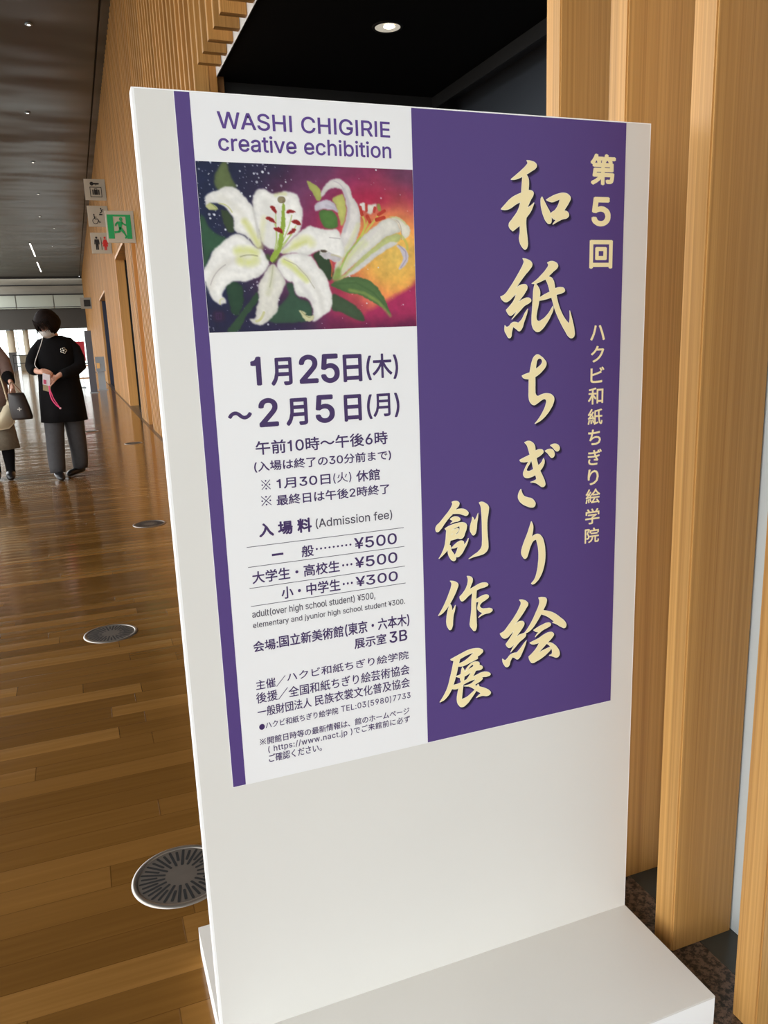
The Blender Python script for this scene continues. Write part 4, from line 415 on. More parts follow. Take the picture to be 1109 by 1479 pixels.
bm = NB(); add_box(bm, -5.2, 0.842, -9, YEND + 6, -0.1, 0.0)
struct('floor', bm, M['floor'])
bm = NB(); add_box(bm, -5.2, 3.0, -9.0, -8.8, 3.4, ZC)
struct('light_blocker_back', bm, mat('pale light blocker', lin(205, 200, 192), 0.7))  # unseen wall added behind the camera to hold back sky light
bm = NB(); add_box(bm, 0.842, 0.958, -9, YEND, -0.1, 0.0)
tag(struct('trim_1', bm, M['granite']), 'brown speckled granite strip along the foot of the louvres', 'floor trim')
bm = NB(); add_box(bm, 0.958, 4.0, -9, YEND, -0.1, -0.001)
tag(struct('trim_2', bm, M['granite_dark']), 'dark grey floor track behind the granite strip', 'floor trim')

bm = NB(); add_box(bm, -5.2, 0.74, -9, YEND, ZC, ZC + 0.2)
add_box(bm, 0.77, 1.6, -9, YEND, ZC, ZC + 0.2)
struct('ceiling', bm, M['ceiling'])
bm = NB(); add_box(bm, 0.74, 0.77, -9, YEND, ZC + 0.03, ZC + 0.2)
tag(struct('trim_3', bm, M['black']), 'black shadow gap along the edge of the ceiling', 'ceiling trim')

# right wall: solid backing behind the fins, with the openings left free
wall = empty('wall_right', (XW, 0, 0)); wall['kind'] = 'structure'
def wall_part(name, m, boxes):
    bm = NB()
    for b in boxes: add_box(bm, *b)
    o = obj(name, bm, m, wall)
    o.matrix_parent_inverse = Matrix.Translation((-XW, 0, 0))
    return o
XB = XW + DEPTH
XF = XW + 0.10                  # closed-wall fins made shallower so that they catch more light
wall_part('glass_reflector_panel', M['glass_edge'], [(XB + 0.002, XB + 0.02, -9, 0.42, 0, ZC)])  # real strip between fins; bare pale stretch behind camera added to reflect light
wall_part('glass_frame', M['alu'], [(XB - 0.012, XB + 0.002, -0.232, -0.220, 0, ZC)])
wall_part('plaster_backing', M['plaster'], [(XB + 0.002, XB + 0.012, 0.55, 4.93, 3.075, ZC)])
wall_part('backing', M['dark_back'], [(XF, XB + 0.06, 4.97, 11.3, 0, ZC), (XF, XB + 0.06, 12.1, 13.55, 0, ZC), (XF, XB + 0.06, 16.75, 23.6, 0, ZC),
                                      (XF, XB + 0.06, 11.3, 12.1, 3.05, ZC), (XF, XB + 0.06, 13.55, 16.75, 3.06, ZC), (XF, XB + 0.06, 23.6, 28.5, 2.86, ZC), (XF, XB + 0.06, 28.52, YEND, 0, ZC)])
wall_part('opening_jamb', M['wood_panel'], [(XW + 0.005, XB + 0.005, 4.93, 4.97, 0, ZC)])
wall_part('doorway_jamb', M['wood_panel'], [(XW, XB + 0.12, 12.08, 12.14, 0, 3.05), (XW, XB + 0.08, 11.3, 12.1, 3.0, 3.05)])
wall_part('doorway_jamb', M['wood_panel'], [(XW, 1.068, 16.72, 16.78, 0, 3.05), (XW, XB + 0.5, 13.55, 16.75, 3.0, 3.06)])
wall_part('doorway_jamb', M['wood_panel'], [(XW, 0.962, 28.45, 28.52, 0, 2.85), (XW, XB + 0.5, 23.6, 28.5, 2.80, 2.86)])

def fin_bm(y, z0, z1):
    bm = NB()
    add_box(bm, XW, XB if y < 4.9 else XF, y, y + FINW, z0, z1)
    bmesh.ops.bevel(bm, geom=[e for e in bm.edges if abs(e.verts[0].co.z - e.verts[1].co.z) > 0.5], offset=0.003, segments=2, affect='EDGES')
    return bm
def add_fin(y, z0):
    o = obj('wooden_fin', fin_bm(y, z0, ZC), M['fin'], wall)
    o.matrix_parent_inverse = Matrix.Translation((-XW, 0, 0))
near = [0.353, 0.136, -0.086, -0.300]
for y in near: add_fin(y, 0.0)
far_bm = NB()
y = 0.353
k = 0
while True:
    y += PITCH
    k += 1
    if y > YEND - 0.3: break
    z0 = 0.0
    if y < 4.90: z0 = 3.088
    elif 11.25 < y < 12.1 or 13.5 < y < 16.75: z0 = 3.05
    elif 23.55 < y < 28.5: z0 = 2.85
    if y < 3.2 or y > 23.5 or (z0 > 0 and y > 11):
        add_box(far_bm, XW, XB if y < 4.9 else XF, y, y + FINW, z0, ZC)
    else:
        add_fin(y, z0)
o = obj('wooden_fin', far_bm, M['fin'], wall); o['kind'] = 'stuff'
o.matrix_parent_inverse = Matrix.Translation((-XW, 0, 0))

# doors at the back of the recesses
def door(name, y0, y1, x, z1, m, label):
    d = box(name, x, x + 0.05, y0, y1, 0.0, z1, m)
    d['kind'] = 'structure'; d['label'] = label
    box('door_handle', x - 0.05, x - 0.02, y1 - 0.5, y1 - 0.46, 0.85, 1.25, M['steel'], d)
    box('kick_plate', x - 0.008, x, y0 + 0.05, y1 - 0.05, 0.02, 0.16, M['steel'], d)
door('door_1', 11.3, 12.08, XB + 0.04, 3.0, M['wood_panel'], 'wooden door in the nearest recess of the louvred wall')
door('door_2', 13.55, 16.78, XB + 0.40, 3.0, M['black'], 'black door in the second recess of the louvred wall')
bm = NB(); add_box(bm, 1.068, XB + 0.46, 16.74, 16.80, 0, 3.05)
struct('wall_recess', bm, M['black'])
bm = NB(); add_box(bm, 0.962, XB + 0.46, 28.40, 28.46, 0, 2.8)
struct('wall_recess_far', bm, M['navy'])
door('door_3', 23.6, 28.40, XB + 0.40, 2.8, M['navy'], 'navy door in the farthest recess of the louvred wall')

# alcove behind the stand: black soffit, side and end walls
bm = NB(); add_box(bm, 1.054, 2.78, 0.5, 5.08, 3.09, 3.15)
tag(struct('ceiling_alcove', bm, M['soffit']), 'black soffit of the alcove behind the sign', 'ceiling')
bm = NB(); add_box(bm, 1.046, 1.054, 0.5, 5.10, 3.075, 3.15); add_box(bm, 1.054, 2.78, 5.08, 5.10, 3.005, 3.15); add_box(bm, 2.78, 2.795, 0.5, 5.10, 3.0, 3.15)
tag(struct('trim_4', bm, M['soffit_edge']), 'charcoal fascia round the black soffit', 'ceiling trim')
bm = NB(); add_box(bm, 1.05, 3.1, 5.12, 5.18, 0, 3.2); add_box(bm, 2.80, 2.88, 5.0, 5.12, 0, 3.1)
struct('wall_alcove_end', bm, M['soffit_edge'])
bm = NB(); add_box(bm, 3.02, 3.08, -2.0, 5.12, 0, 3.2); add_box(bm, 2.795, 3.06, -2.0, 5.12, 3.10, 3.15)
struct('wall_alcove_side', bm, M['blue_grey'])
bm = NB(); add_box(bm, XB + 0.03, 3.02, 0.42, 0.46, 0, 3.2)
struct('wall_alcove_near', bm, M['soffit_edge'])

# far end of the hall
bm = NB(); add_box(bm, -7.5, 1.6, YEND + 0.4, YEND + 0.6, 3.9, ZC)
struct('wall_end', bm, mat('end bulkhead', lin(176, 172, 158), 0.4, noise=0.12, nscale=(0.7, 1, 3)))
o = bpy.data.objects['wall_end']
gl = mat('pale green glass band', lin(196, 204, 190), 0.25)
bm = NB()
for x in np.arange(-7.9, 1.5, 2.3): add_box(bm, x + 0.03, min(x + 2.27, 1.5), YEND + 0.25, YEND + 0.3, 3.92, 4.78)
obj('balustrade_glass', bm, gl, o)
bm = NB(); add_box(bm, -7.5, 1.5, YEND + 0.2, YEND + 0.24, 4.76, 4.84); add_box(bm, -7.5, 1.5, YEND + 0.2, YEND + 0.24, 3.98, 4.02); add_box(bm, -7.5, 1.5, YEND + 0.3, YEND + 0.4, 5.36, 5.42); add_box(bm, -7.5, 1.5, YEND - 0.05, YEND + 0.3, ZC - 0.1, ZC)
obj('rail', bm, M['soffit_edge'], o)
bm = NB(); add_box(bm, -7.5, 1.6, YEND + 0.4, YEND + 2.2, 2.62, 3.92)
tag(struct('trim_5', bm, mat('dark end beam', lin(66, 63, 57), 0.6)), 'dark grey beam above the far windows', 'beam')
# glazed end wall: panes between frames, sky beyond
for i, x in enumerate(np.arange(-7.5, 1.6, 1.3)):
    w = box('window_%d' % (i + 1), x, x + 1.26, YEND + 2.0, YEND + 2.02, 0.25, 2.7, M['glass'])
    w['kind'] = 'structure'
    bm = NB(); add_box(bm, x + 1.26, x + 1.3, YEND + 1.95, YEND + 2.05, 0, 2.7); add_box(bm, x, x + 1.26, YEND + 1.95, YEND + 2.05, 0.15, 0.25)
    obj('window_frame', bm, M['alu'], w)
bm = NB(); add_box(bm, 0.9, 1.6, YEND - 0.1, YEND + 2, 0, ZC)
struct('wall_end_side', bm, M['dark_back'])
curt = mat('beige fabric column', lin(196, 186, 164), 0.8, noise=0.06, nscale=(6, 6, 1))
for i, (x, w) in enumerate([(-3.95, .23), (-3.02, .17)]):
    bm = NB()
    add_lathe(bm, [(w, 0.95), (w * 1.06, 1.2), (w, 1.5), (w * 1.08, 1.85), (w, 2.2), (w * 1.05, 2.63)], (x, YEND + 1.2, 0), 20)
    o = obj('roller_blind', bm, curt, None, True)
    tag(o, ['beige fabric drum hanging leftmost in the far bright windows', 'beige fabric drum second from left in the far bright windows'][i], 'blind', 'fabric drums at the far windows')
    bm = NB(); add_lathe(bm, [(w * 1.07, 2.56), (w * 1.07, 2.62), (0, 2.62)], (x, YEND + 1.2, 0), 20)
    obj('top_band', bm, M['alu'], o)
# counters and a rail at the far end
def bench(x0, x1, y, z, m, label, cat='counter'):
    t = empty('counter', ((x0 + x1) / 2, y, 0)); tag(t, label, cat)
    def pt(n, a, m_):
        o = box(n, *a, m_, None); o.parent = t; o.matrix_parent_inverse = Matrix.Translation(-t.location); return o
    pt('worktop', (x0, x1, y - 0.3, y + 0.3, z - 0.05, z), m)
    pt('front_panel', (x0 + .05, x1 - .05, y - 0.25, y - 0.2, 0.0, z - 0.05), m)
    pt('side_panel', (x0 + .05, x0 + .1, y - 0.2, y + 0.28, 0.0, z - 0.05), m)
    pt('side_panel', (x1 - .1, x1 - .05, y - 0.2, y + 0.28, 0.0, z - 0.05), m)
bench(-3.4, -2.4, YEND - 2, 0.95, mat('pale counter', lin(172, 164, 140), 0.5), 'pale counter by the far windows between the two women')
bench(-3.95, -3.45, YEND - 3, 1.15, mat('dark counter', lin(70, 68, 66), 0.5), 'dark grey counter by the far windows above the shopping bags')
r = empty('barrier_rail', (-2.75, YEND - 6, 0)); tag(r, 'thin black barrier rail in front of the far pale counter', 'railing')
for n_, a in (('rail', (-.75, .75, -.02, .02, .95, 1.0)), ('rail', (-.75, .75, -.02, .02, .5, .54)), ('post', (-.77, -.73, -.02, .02, 0, 1.0)), ('post', (-.02, .02, -.02, .02, 0, .96)), ('post', (.73, .77, -.02, .02, 0, 1.0))):
    box(n_, *a, M['black'], r)

# ------------------------------------------------------------------ the sign stand
W, H, HB = 0.837, 1.569, 0.0622
stand = empty('sign_stand', (W / 2, 0.02, 0))
tag(stand, 'large white freestanding exhibition sign with purple poster on a low plinth', 'sign')
PI_ = Matrix.Translation((-W / 2, -0.02, 0))
def sp(o):
    o.parent = stand; o.matrix_parent_inverse = PI_; return o
bm = NB(); add_box(bm, 0.0035, W - 0.0015, 0, 0.029, HB, H)
panel = sp(obj('panel', bm, M['white_panel']))
e1 = box('lit_edge_band', 0, 0.0035, 0.0, 0.03, HB, H, M['lit_edge'], panel)
box('lit_edge_band', W - 0.0015, W, 0.0, 0.03, HB, H, M['lit_edge'], panel)
box('top_band', 0, W, 0.0, 0.03, H, H + 0.0015, M['lit_edge'], panel)  # thin lit top edge, its brightness put into the white
plinth = sp(box('plinth', 0.0, W, -0.2548, 0.292, 0.0, HB - 0.004, M['lit_edge']))
tp = box('plinth_top', 0.0, W, -0.2548, 0.292, HB - 0.004, HB, M['base_top'], plinth)

# poster: white film with purple fields, print in thin layers on it
LY = -0.0008
def layer(name, x0, x1, z0, z1, y, m, parent=None):
    return box(name, x0, x1, y, y + 0.0002, z0, z1, m, parent)
poster = sp(box('poster', 0.054, 0.787, LY, 0.0, 0.5335, H - 0.0005, M['paper']))
tag(poster, 'white and purple exhibition poster with a lily picture')
layer('purple_stripe', 0.0548, 0.0752, 0.5345, H - 0.0006, LY - 0.0002, M['purple'], poster)
layer('purple_field', 0.3995, 0.7865, 0.5345, H - 0.0006, LY - 0.0002, M['purple'], poster)

def glyph_mesh_from_contours(groups, res=5, bez=True):
    """groups: list of contour lists; returns list of (verts, faces) in the x, y plane"""
    out = []
    for cs in groups:
        cu = bpy.data.curves.new('outline', 'CURVE')
        cu.dimensions = '2D'; cu.fill_mode = 'BOTH'; cu.resolution_u = res
        for c in cs:
            if bez:
                n = len(c) // 3
                s = cu.splines.new('BEZIER'); s.bezier_points.add(n - 1); s.use_cyclic_u = True
                for i in range(n):
                    bp = s.bezier_points[i]
                    bp.co = (c[3 * i] * 1e-4, c[3 * i + 1] * 1e-4, 0)
                    h = 'VECTOR' if c[3 * i + 2] else 'AUTO'
                    bp.handle_left_type = h; bp.handle_right_type = h
            else:
                n = len(c) // 2
                s = cu.splines.new('POLY'); s.points.add(n - 1); s.use_cyclic_u = True
                for i in range(n): s.points[i].co = (c[2 * i] * 1e-3, c[2 * i + 1] * 1e-3, 0, 1)
        o = bpy.data.objects.new('outline', cu)
        COL.objects.link(o)
        me = eval_mesh(o)
        out.append(([v.co.xy[:] for v in me.vertices], [tuple(p.vertices) for p in me.polygons]))
        bpy.data.objects.remove(o); bpy.data.curves.remove(cu); bpy.data.meshes.remove(me)
    return out

# nine brush-written characters of the title
cal_all = []
for key in CALLIGRAPHY:
    parts = glyph_mesh_from_contours(CALLIGRAPHY[key])
    cal_all.append(parts)
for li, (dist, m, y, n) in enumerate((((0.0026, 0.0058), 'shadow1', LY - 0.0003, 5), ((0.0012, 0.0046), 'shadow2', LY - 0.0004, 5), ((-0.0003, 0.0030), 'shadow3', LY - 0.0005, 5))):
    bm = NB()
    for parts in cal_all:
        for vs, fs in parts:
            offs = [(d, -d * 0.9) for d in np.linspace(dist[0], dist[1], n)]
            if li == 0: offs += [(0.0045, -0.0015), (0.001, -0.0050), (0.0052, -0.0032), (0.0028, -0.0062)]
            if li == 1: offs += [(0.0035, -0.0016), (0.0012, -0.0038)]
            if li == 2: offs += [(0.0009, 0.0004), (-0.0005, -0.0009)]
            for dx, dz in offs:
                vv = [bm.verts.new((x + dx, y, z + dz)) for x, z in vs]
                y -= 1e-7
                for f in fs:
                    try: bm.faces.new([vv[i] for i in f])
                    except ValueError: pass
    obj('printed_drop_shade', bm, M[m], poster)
bm = NB()
y = LY - 0.00062
for parts in cal_all:                                           # thin pale rim round every brush stroke
    for vs, fs in parts:
        for k in range(8):
            dx, dz = 0.00062 * math.cos(k * math.pi / 4 + .2), 0.00062 * math.sin(k * math.pi / 4 + .2)
            vv = [bm.verts.new((x + dx, y, z + dz)) for x, z in vs]
            y -= 2e-7
            for f in fs:
                try: bm.faces.new([vv[i] for i in f])
                except ValueError: pass
obj('brush_outline', bm, M['cream_edge'], poster)
for parts in cal_all:
    bm = NB()
    y = LY - 0.0008
    for vs, fs in parts:
        vv = [bm.verts.new((x, y, z)) for x, z in vs]
        y -= 0.000004
        for f in fs:
            try: bm.faces.new([vv[i] for i in f])
            except ValueError: pass
    obj('brush_character', bm, M['cream'], poster)

# printed lettering
_cache = {}
def glyph(ch):
    """(advance, verts, faces) in em units"""
    if ch in _cache: return _cache[ch]
    if ch == ' ': g = (0.30, [], [])
    elif ch == '※':                                    # reference mark: a cross with four dots
        vs, fs = [], []
        for a, b, c, d in ((.12, .02, .84, .74), (.12, .74, .84, .02)):
            dx, dy = c - a, d - b; L_ = math.hypot(dx, dy); nx, ny = -dy / L_ * .028, dx / L_ * .028
            k = len(vs); vs += [(a + nx, b + ny), (c + nx, d + ny), (c - nx, d - ny), (a - nx, b - ny)]; fs.append((k, k + 1, k + 2, k + 3))
        for cx, cy in ((.48, .68), (.48, .08), (.18, .38), (.78, .38)):
            k = len(vs); vs += [(cx + .065 * math.cos(q * math.pi / 5), cy + .065 * math.sin(q * math.pi / 5)) for q in range(10)]; fs.append(tuple(range(k, k + 10)))
        g = (1.0, vs, fs)
    elif ch in INTER:
        adv, cs = INTER[ch]
        k = 1.45
        P = [list(zip(c[0::2], c[1::2])) for c in cs]
        area = [sum(a[0] * b[1] - b[0] * a[1] for a, b in zip(q, q[1:] + q[:1])) for q in P]
        big = area[max(range(len(P)), key=lambda i: abs(area[i]))]
        groups = [[c] for c, a in zip(cs, area) if a * big > 0]      # overlapping strokes are filled one by one
        for c, q, a in zip(cs, P, area):                             # holes go to the outline round them
            if a * big <= 0:
                def inside(o_):
                    w_ = list(zip(o_[0::2], o_[1::2])); x, y = q[0]; r_ = False
                    for (xa, ya), (xb, yb) in zip(w_, w_[1:] + w_[:1]):
                        if (ya > y) != (yb > y) and x < (xb - xa) * (y - ya) / (yb - ya) + xa: r_ = not r_
                    return r_
                for gr in groups:
                    if inside(gr[0]): gr.append(c); break
        vs, fs, lay = [], [], 0
        for v_, f_ in glyph_mesh_from_contours(groups, bez=False):
            n_ = len(vs); vs += [(x * k, y * k, lay) for x, y in v_]; lay += 1; fs += [tuple(i + n_ for i in f) for f in f_]
        g = (adv * 1e-3 * k, vs, fs)
    else:
        cu = bpy.data.curves.new('letter', 'FONT'); cu.body = ch; cu.resolution_u = 3
        o = bpy.data.objects.new('letter', cu); COL.objects.link(o)
        me = eval_mesh(o)
        g = (1.0, [v.co.xy[:] for v in me.vertices], [tuple(p.vertices) for p in me.polygons])
        bpy.data.objects.remove(o); bpy.data.curves.remove(cu); bpy.data.meshes.remove(me)
    _cache[ch] = g
    return g
letter_bm = []
for name, s, x0, x1, z0, z1, bold, spread in TEXT:
    bm = NB(); letter_bm.append((name, bm))
    V, F = [], []
    pen = 0.0
    for ch in s:
        adv, vs, fs = glyph(ch)
        n0 = len(V)
        V += [(q[0] + pen, q[1], q[2] if len(q) > 2 else 0) for q in vs]
        F += [tuple(i + n0 for i in f) for f in fs]
        pen += adv + spread
    xs = [v[0] for v in V]; ys = [v[1] for v in V]
    ax, bx, ay, by = min(xs), max(xs), min(ys), max(ys)
    t = (z1 - z0) * 1e-4 / (by - ay) if by > ay else 1e-3
    w = bold * 0.016 * (t if bold else 0)        # thickening of the strokes
    px0, px1, pz0, pz1 = x0 * 1e-4 + w, x1 * 1e-4 - w, z0 * 1e-4 + w, z1 * 1e-4 - w
    sx = (px1 - px0) / (bx - ax); sz = (pz1 - pz0) / max(by - ay, 1e-6)
    offs = [(0, 0)] if not bold else [(dx * w, dz * w) for dx, dz in ((1, .5), (-1, .5), (1, -.5), (-1, -.5), (0, 1), (0, -1), (0, 0))]
    y = LY - 0.0003
    for dx, dz in offs:
        vv = [bm.verts.new((px0 + (x - ax) * sx + dx, y - q * 3e-6, pz0 + (z - ay) * sz + dz)) for x, z, q in V]
        y -= 0.00001
        for f in F:
            try: bm.faces.new([vv[i] for i in f])
            except ValueError: pass
for name, bm in letter_bm:
    grey = name.startswith('g:')
    nm = name[2:] if grey else name
    m = M['grey_ink'] if grey else M['ink']
    if nm == 'heading_lettering': m = M['heading_ink']
    if nm in ('edition_lettering', 'school_name_lettering'): m = M['cream']
    obj('english_fee_lettering' if grey else nm, bm, m, poster)
for xa, za, xb, zb in RULES:
    z = (za + zb) * 0.5e-4
    layer('ruled_line', xa * 1e-4, xb * 1e-4, z - 0.00045, z + 0.00045, LY - 0.0003, M['grey_ink'], poster)

# the lily picture: painted on a fine grid, one colour per grid point
def paint_picture(w=338, h=250):
    r = np.random.default_rng(3)
    def noise(sc, octaves=4):
        out = np.zeros((h, w)); amp = 1; tot = 0
        for o_ in range(octaves):
            gy, gx = max(2, int(h / sc)), max(2, int(w / sc))
            g = r.random((gy + 2, gx + 2))
            yy = np.linspace(0, gy, h); xx = np.linspace(0, gx, w)
            iy = yy.astype(int); ix = xx.astype(int); fy = (yy - iy)[:, None]; fx = (xx - ix)[None]
            fy = fy * fy * (3 - 2 * fy); fx = fx * fx * (3 - 2 * fx)
            a = g[iy][:, ix]; b = g[iy][:, ix + 1]; c = g[iy + 1][:, ix]; d = g[iy + 1][:, ix + 1]
            out += amp * ((a * (1 - fx) + b * fx) * (1 - fy) + (c * (1 - fx) + d * fx) * fy); tot += amp
            amp *= 0.55; sc /= 2
            if sc < 2: break
        return out / tot
    U, Vv = np.meshgrid((np.arange(w) + .5) / w * 1000, (np.arange(h) + .5) / h * 1000)
    asp = h / w
    n1, n2, n3 = noise(60), noise(25), noise(6)
    # ground colour: night blue to plum to crimson to a warm glow
    d = np.hypot((U - 890), (Vv - 560) * asp * 1.05) / 1000 + (n1 - .5) * .10
    stops = [(0, (244, 204, 104)), (.11, (240, 184, 88)), (.18, (230, 146, 80)), (.26, (210, 102, 88)), (.33, (178, 56, 84)), (.41, (140, 46, 86)), (.52, (108, 56, 92)), (.62, (80, 42, 76)), (.72, (46, 40, 68)), (.86, (28, 36, 66)), (1.3, (26, 34, 62))]
    px = [s[0] for s in stops]
    C = np.stack([np.interp(d, px, [s[1][k] for s in stops]) for k in range(3)], -1)
    def mixin(mask, col):
        nonlocal C
        C = C * (1 - mask[..., None]) + np.array(col, float) * mask[..., None]
    low = np.clip((Vv - 690 - (1000 - U) * .75 + (n1 - .5) * 140) / 45, 0, 1) * np.clip((U - 620) / 120, 0, 1)
    mixin(low, (168, 44, 90))
    low2 = np.clip((Vv - 900 + (n2 - .5) * 150) / 90, 0, 1) * np.clip((U - 470) / 120, 0, 1)
    mixin(low2 * .9, (96, 28, 66))
    dk = np.clip((Vv - 700) / 200, 0, 1) * np.clip((560 - U) / 150, 0, 1)
    mixin(dk * .75, (34, 30, 62))
    red = np.exp(-(((U - 800) / 120) ** 2 + ((Vv - 190) / 60) ** 2)); mixin(red * .75, (160, 24, 66))
    gry = np.exp(-(((U - 980) / 140) ** 2 + ((Vv - 40) / 110) ** 2)); mixin(gry * .7, (96, 66, 92))
    C *= (0.86 + .28 * n2 + .10 * (n3 - .5))[..., None]
    # star specks
    for _ in range(900):
        x = r.random() * w; y_ = r.random() * h
        u_ = x / w * 1000; v_ = y_ / h * 1000
        p_ = 1.0 if u_ < 330 else .55 if u_ < 430 else .10
        if v_ > 600 and u_ < 480: p_ = .7
        if r.random() > p_: continue
        rad = .45 + r.random() ** 4 * 1.5
        m_ = np.clip(rad + .5 - np.hypot(np.arange(w)[None] + .5 - x, np.arange(h)[:, None] + .5 - y_), 0, 1) * (.35 + .65 * r.random())
        mixin(m_, (228, 232, 240))
    def blur(a, s):
        kk = int(max(1, round(s * 2)))
        g = np.exp(-np.arange(-kk, kk + 1) ** 2 / (2 * s * s)); g /= g.sum()
        a = np.apply_along_axis(lambda q: np.convolve(np.pad(q, kk, 'edge'), g, 'valid'), 0, a)
        return np.apply_along_axis(lambda q: np.convolve(np.pad(q, kk, 'edge'), g, 'valid'), 1, a)
    wx = (noise(8, 3) - .5) * 9; wy = (noise(8, 3) - .5) * 9       # torn-fibre edges
    for kind, col, sz, al, pts in PAINT:
        P = [(pts[i], pts[i + 1]) for i in range(0, len(pts), 2)]
        if kind == 'f':
            Q = []                                                # round the outline (one corner-cutting pass)
            for i in range(len(P)):
                a, b = P[i], P[(i + 1) % len(P)]
                Q += [(a[0] * .8 + b[0] * .2, a[1] * .8 + b[1] * .2), (a[0] * .2 + b[0] * .8, a[1] * .2 + b[1] * .8)]
            ins = np.zeros((h, w), bool)
            uu = U + wx; vv_ = Vv + wy
            for i in range(len(Q)):
                (xa, ya), (xb, yb) = Q[i], Q[(i + 1) % len(Q)]
                if ya == yb: continue
                cr = ((ya > vv_) != (yb > vv_)) & (uu < (xb - xa) * (vv_ - ya) / (yb - ya) + xa)
                ins ^= cr
            m_ = blur(ins.astype(float), .7 * sz)
            inner = blur(ins.astype(float), 6)
            tex = (0.985 + .08 * (n2 - .5) + .09 * (n3 - .5))
            tex = tex * (0.90 + .10 * np.clip((inner - .45) * 2.2, 0, 1))
            colr = np.clip(np.array(col, float)[None, None] * tex[..., None], 0, 250)
            C = C * (1 - m_[..., None]) + colr * m_[..., None]
        else:
            dist = np.full((h, w), 1e9)
            S = []
            for i in range(len(P)):                               # smooth polyline
                S.append(P[i])
            if len(S) == 3:
                a, b, c = S
                S = [((1 - t) ** 2 * a[0] + 2 * t * (1 - t) * (2 * b[0] - .5 * a[0] - .5 * c[0]) + t * t * c[0], (1 - t) ** 2 * a[1] + 2 * t * (1 - t) * (2 * b[1] - .5 * a[1] - .5 * c[1]) + t * t * c[1]) for t in np.linspace(0, 1, 9)]
            sxp, syp = w / 1000, h / 1000
            for (xa, ya), (xb, yb) in zip(S, S[1:]):
                ax_, ay_, bx_, by_ = xa * sxp, ya * syp, xb * sxp, yb * syp
                gx, gy = U * sxp, Vv * syp
                L2 = max((bx_ - ax_) ** 2 + (by_ - ay_) ** 2, 1e-6)
                t = np.clip(((gx - ax_) * (bx_ - ax_) + (gy - ay_) * (by_ - ay_)) / L2, 0, 1)
                dist = np.minimum(dist, np.hypot(gx - ax_ - t * (bx_ - ax_), gy - ay_ - t * (by_ - ay_)))
            half = sz * .5
            soft = .6 if sz < 4.5 or al >= .95 else sz * .5
            m_ = np.clip((half + soft - dist) / (2 * soft), 0, 1); m_ = m_ * m_ * (3 - 2 * m_) * al * (.8 + .4 * (n3 - .5))
            mixin(np.clip(m_, 0, 1), col)
    C = np.clip(C, 0, 255) / 255
    return np.where(C <= .04045, C / 12.92, ((C + .055) / 1.055) ** 2.4)
PIC = paint_picture()
ph, pw_ = PIC.shape[:2]
px0, px1, pz0, pz1 = 0.0758, 0.3990, 1.2520, 1.4820
gx = np.linspace(px0, px1, pw_); gz = np.linspace(pz1, pz0, ph)
verts = np.zeros((ph, pw_, 3)); verts[..., 0] = gx[None]; verts[..., 1] = LY - 0.0003; verts[..., 2] = gz[:, None]
idx = np.arange(ph * pw_).reshape(ph, pw_)
faces = np.stack([idx[:-1, :-1], idx[1:, :-1], idx[1:, 1:], idx[:-1, 1:]], -1).reshape(-1, 4)
me = bpy.data.meshes.new('lily_picture')
me.from_pydata(verts.reshape(-1, 3).tolist(), [], faces.tolist())
ca = me.color_attributes.new('paint', 'FLOAT_COLOR', 'POINT')
rgba = np.ones((ph * pw_, 4), np.float32); rgba[:, :3] = PIC.reshape(-1, 3)
ca.data.foreach_set('color', rgba.ravel())
pm = bpy.data.materials.new('printed lily picture'); pm.use_nodes = True
vc = pm.node_tree.nodes.new('ShaderNodeVertexColor'); vc.layer_name = 'paint'
pm.node_tree.links.new(vc.outputs['Color'], pm.node_tree.nodes['Principled BSDF'].inputs['Base Color'])
pm.node_tree.nodes['Principled BSDF'].inputs['Roughness'].default_value = 0.5
pm.node_tree.nodes['Principled BSDF'].inputs['Specular IOR Level'].default_value = 0.25
o = link_mesh('lily_picture', me, pm, poster)
tag(o, 'painting of two white lilies on a starry blue to orange ground')

# ------------------------------------------------------------------ floor air vents
def make_vent():
    t = empty('floor_vent')
    bm = NB(); add_lathe(bm, [(0.0, 0.0015), (0.105, 0.0015), (0.1055, 0.0015)], (0, 0, 0), 64)
    obj('grille', bm, M['steel'], t)
    bm = NB(); add_lathe(bm, [(0.101, 0.001), (0.103, 0.0042), (0.109, 0.0042), (0.113, 0.0028), (0.1145, 0.0)], (0, 0, 0), 64)
    obj('rim', bm, M['steel_rim'], t, True)
    bm = NB()
    for k in range(36):
        a = 2 * math.pi * k / 36
        r0, r1 = (0.040, 0.094) if k % 2 == 0 else (0.058, 0.090)
        c, s = math.cos(a), math.sin(a); hw = 0.0033
        loop = []
        for q in range(7):
            b = math.pi / 2 - math.pi * q / 6
            loop.append((r1 + hw * math.cos(b), hw * math.sin(b)))
        for q in range(7):
            b = -math.pi / 2 - math.pi * q / 6
            loop.append((r0 + hw * math.cos(b), hw * math.sin(b)))
        bm.faces.new([bm.verts.new((c * x - s * y_, s * x + c * y_, 0.0019)) for x, y_ in loop])
    o = obj('slot', bm, M['black'], t); o['kind'] = 'stuff'
    return t
def copy_thing(t):
    c = t.copy(); COL.objects.link(c)
    for ch in t.children:
        d = ch.copy(); COL.objects.link(d); d.parent = c
        for g in ch.children:
            e = g.copy(); COL.objects.link(e); e.parent = d
    return c
vents = [(-0.007, 0.562, 'round steel floor vent nearest, partly hidden by the sign panel'), (-0.094, 2.36, 'round steel floor vent second nearest, alone on the open boards'),
         (0.258, 4.555, 'round steel floor vent third nearest, close beside the sign edge'), (0.486, 9.65, 'round steel floor vent by the foot of the louvred wall'), (-0.006, 11.68, 'round steel floor vent farthest, right of the standing woman')]
v0 = make_vent()
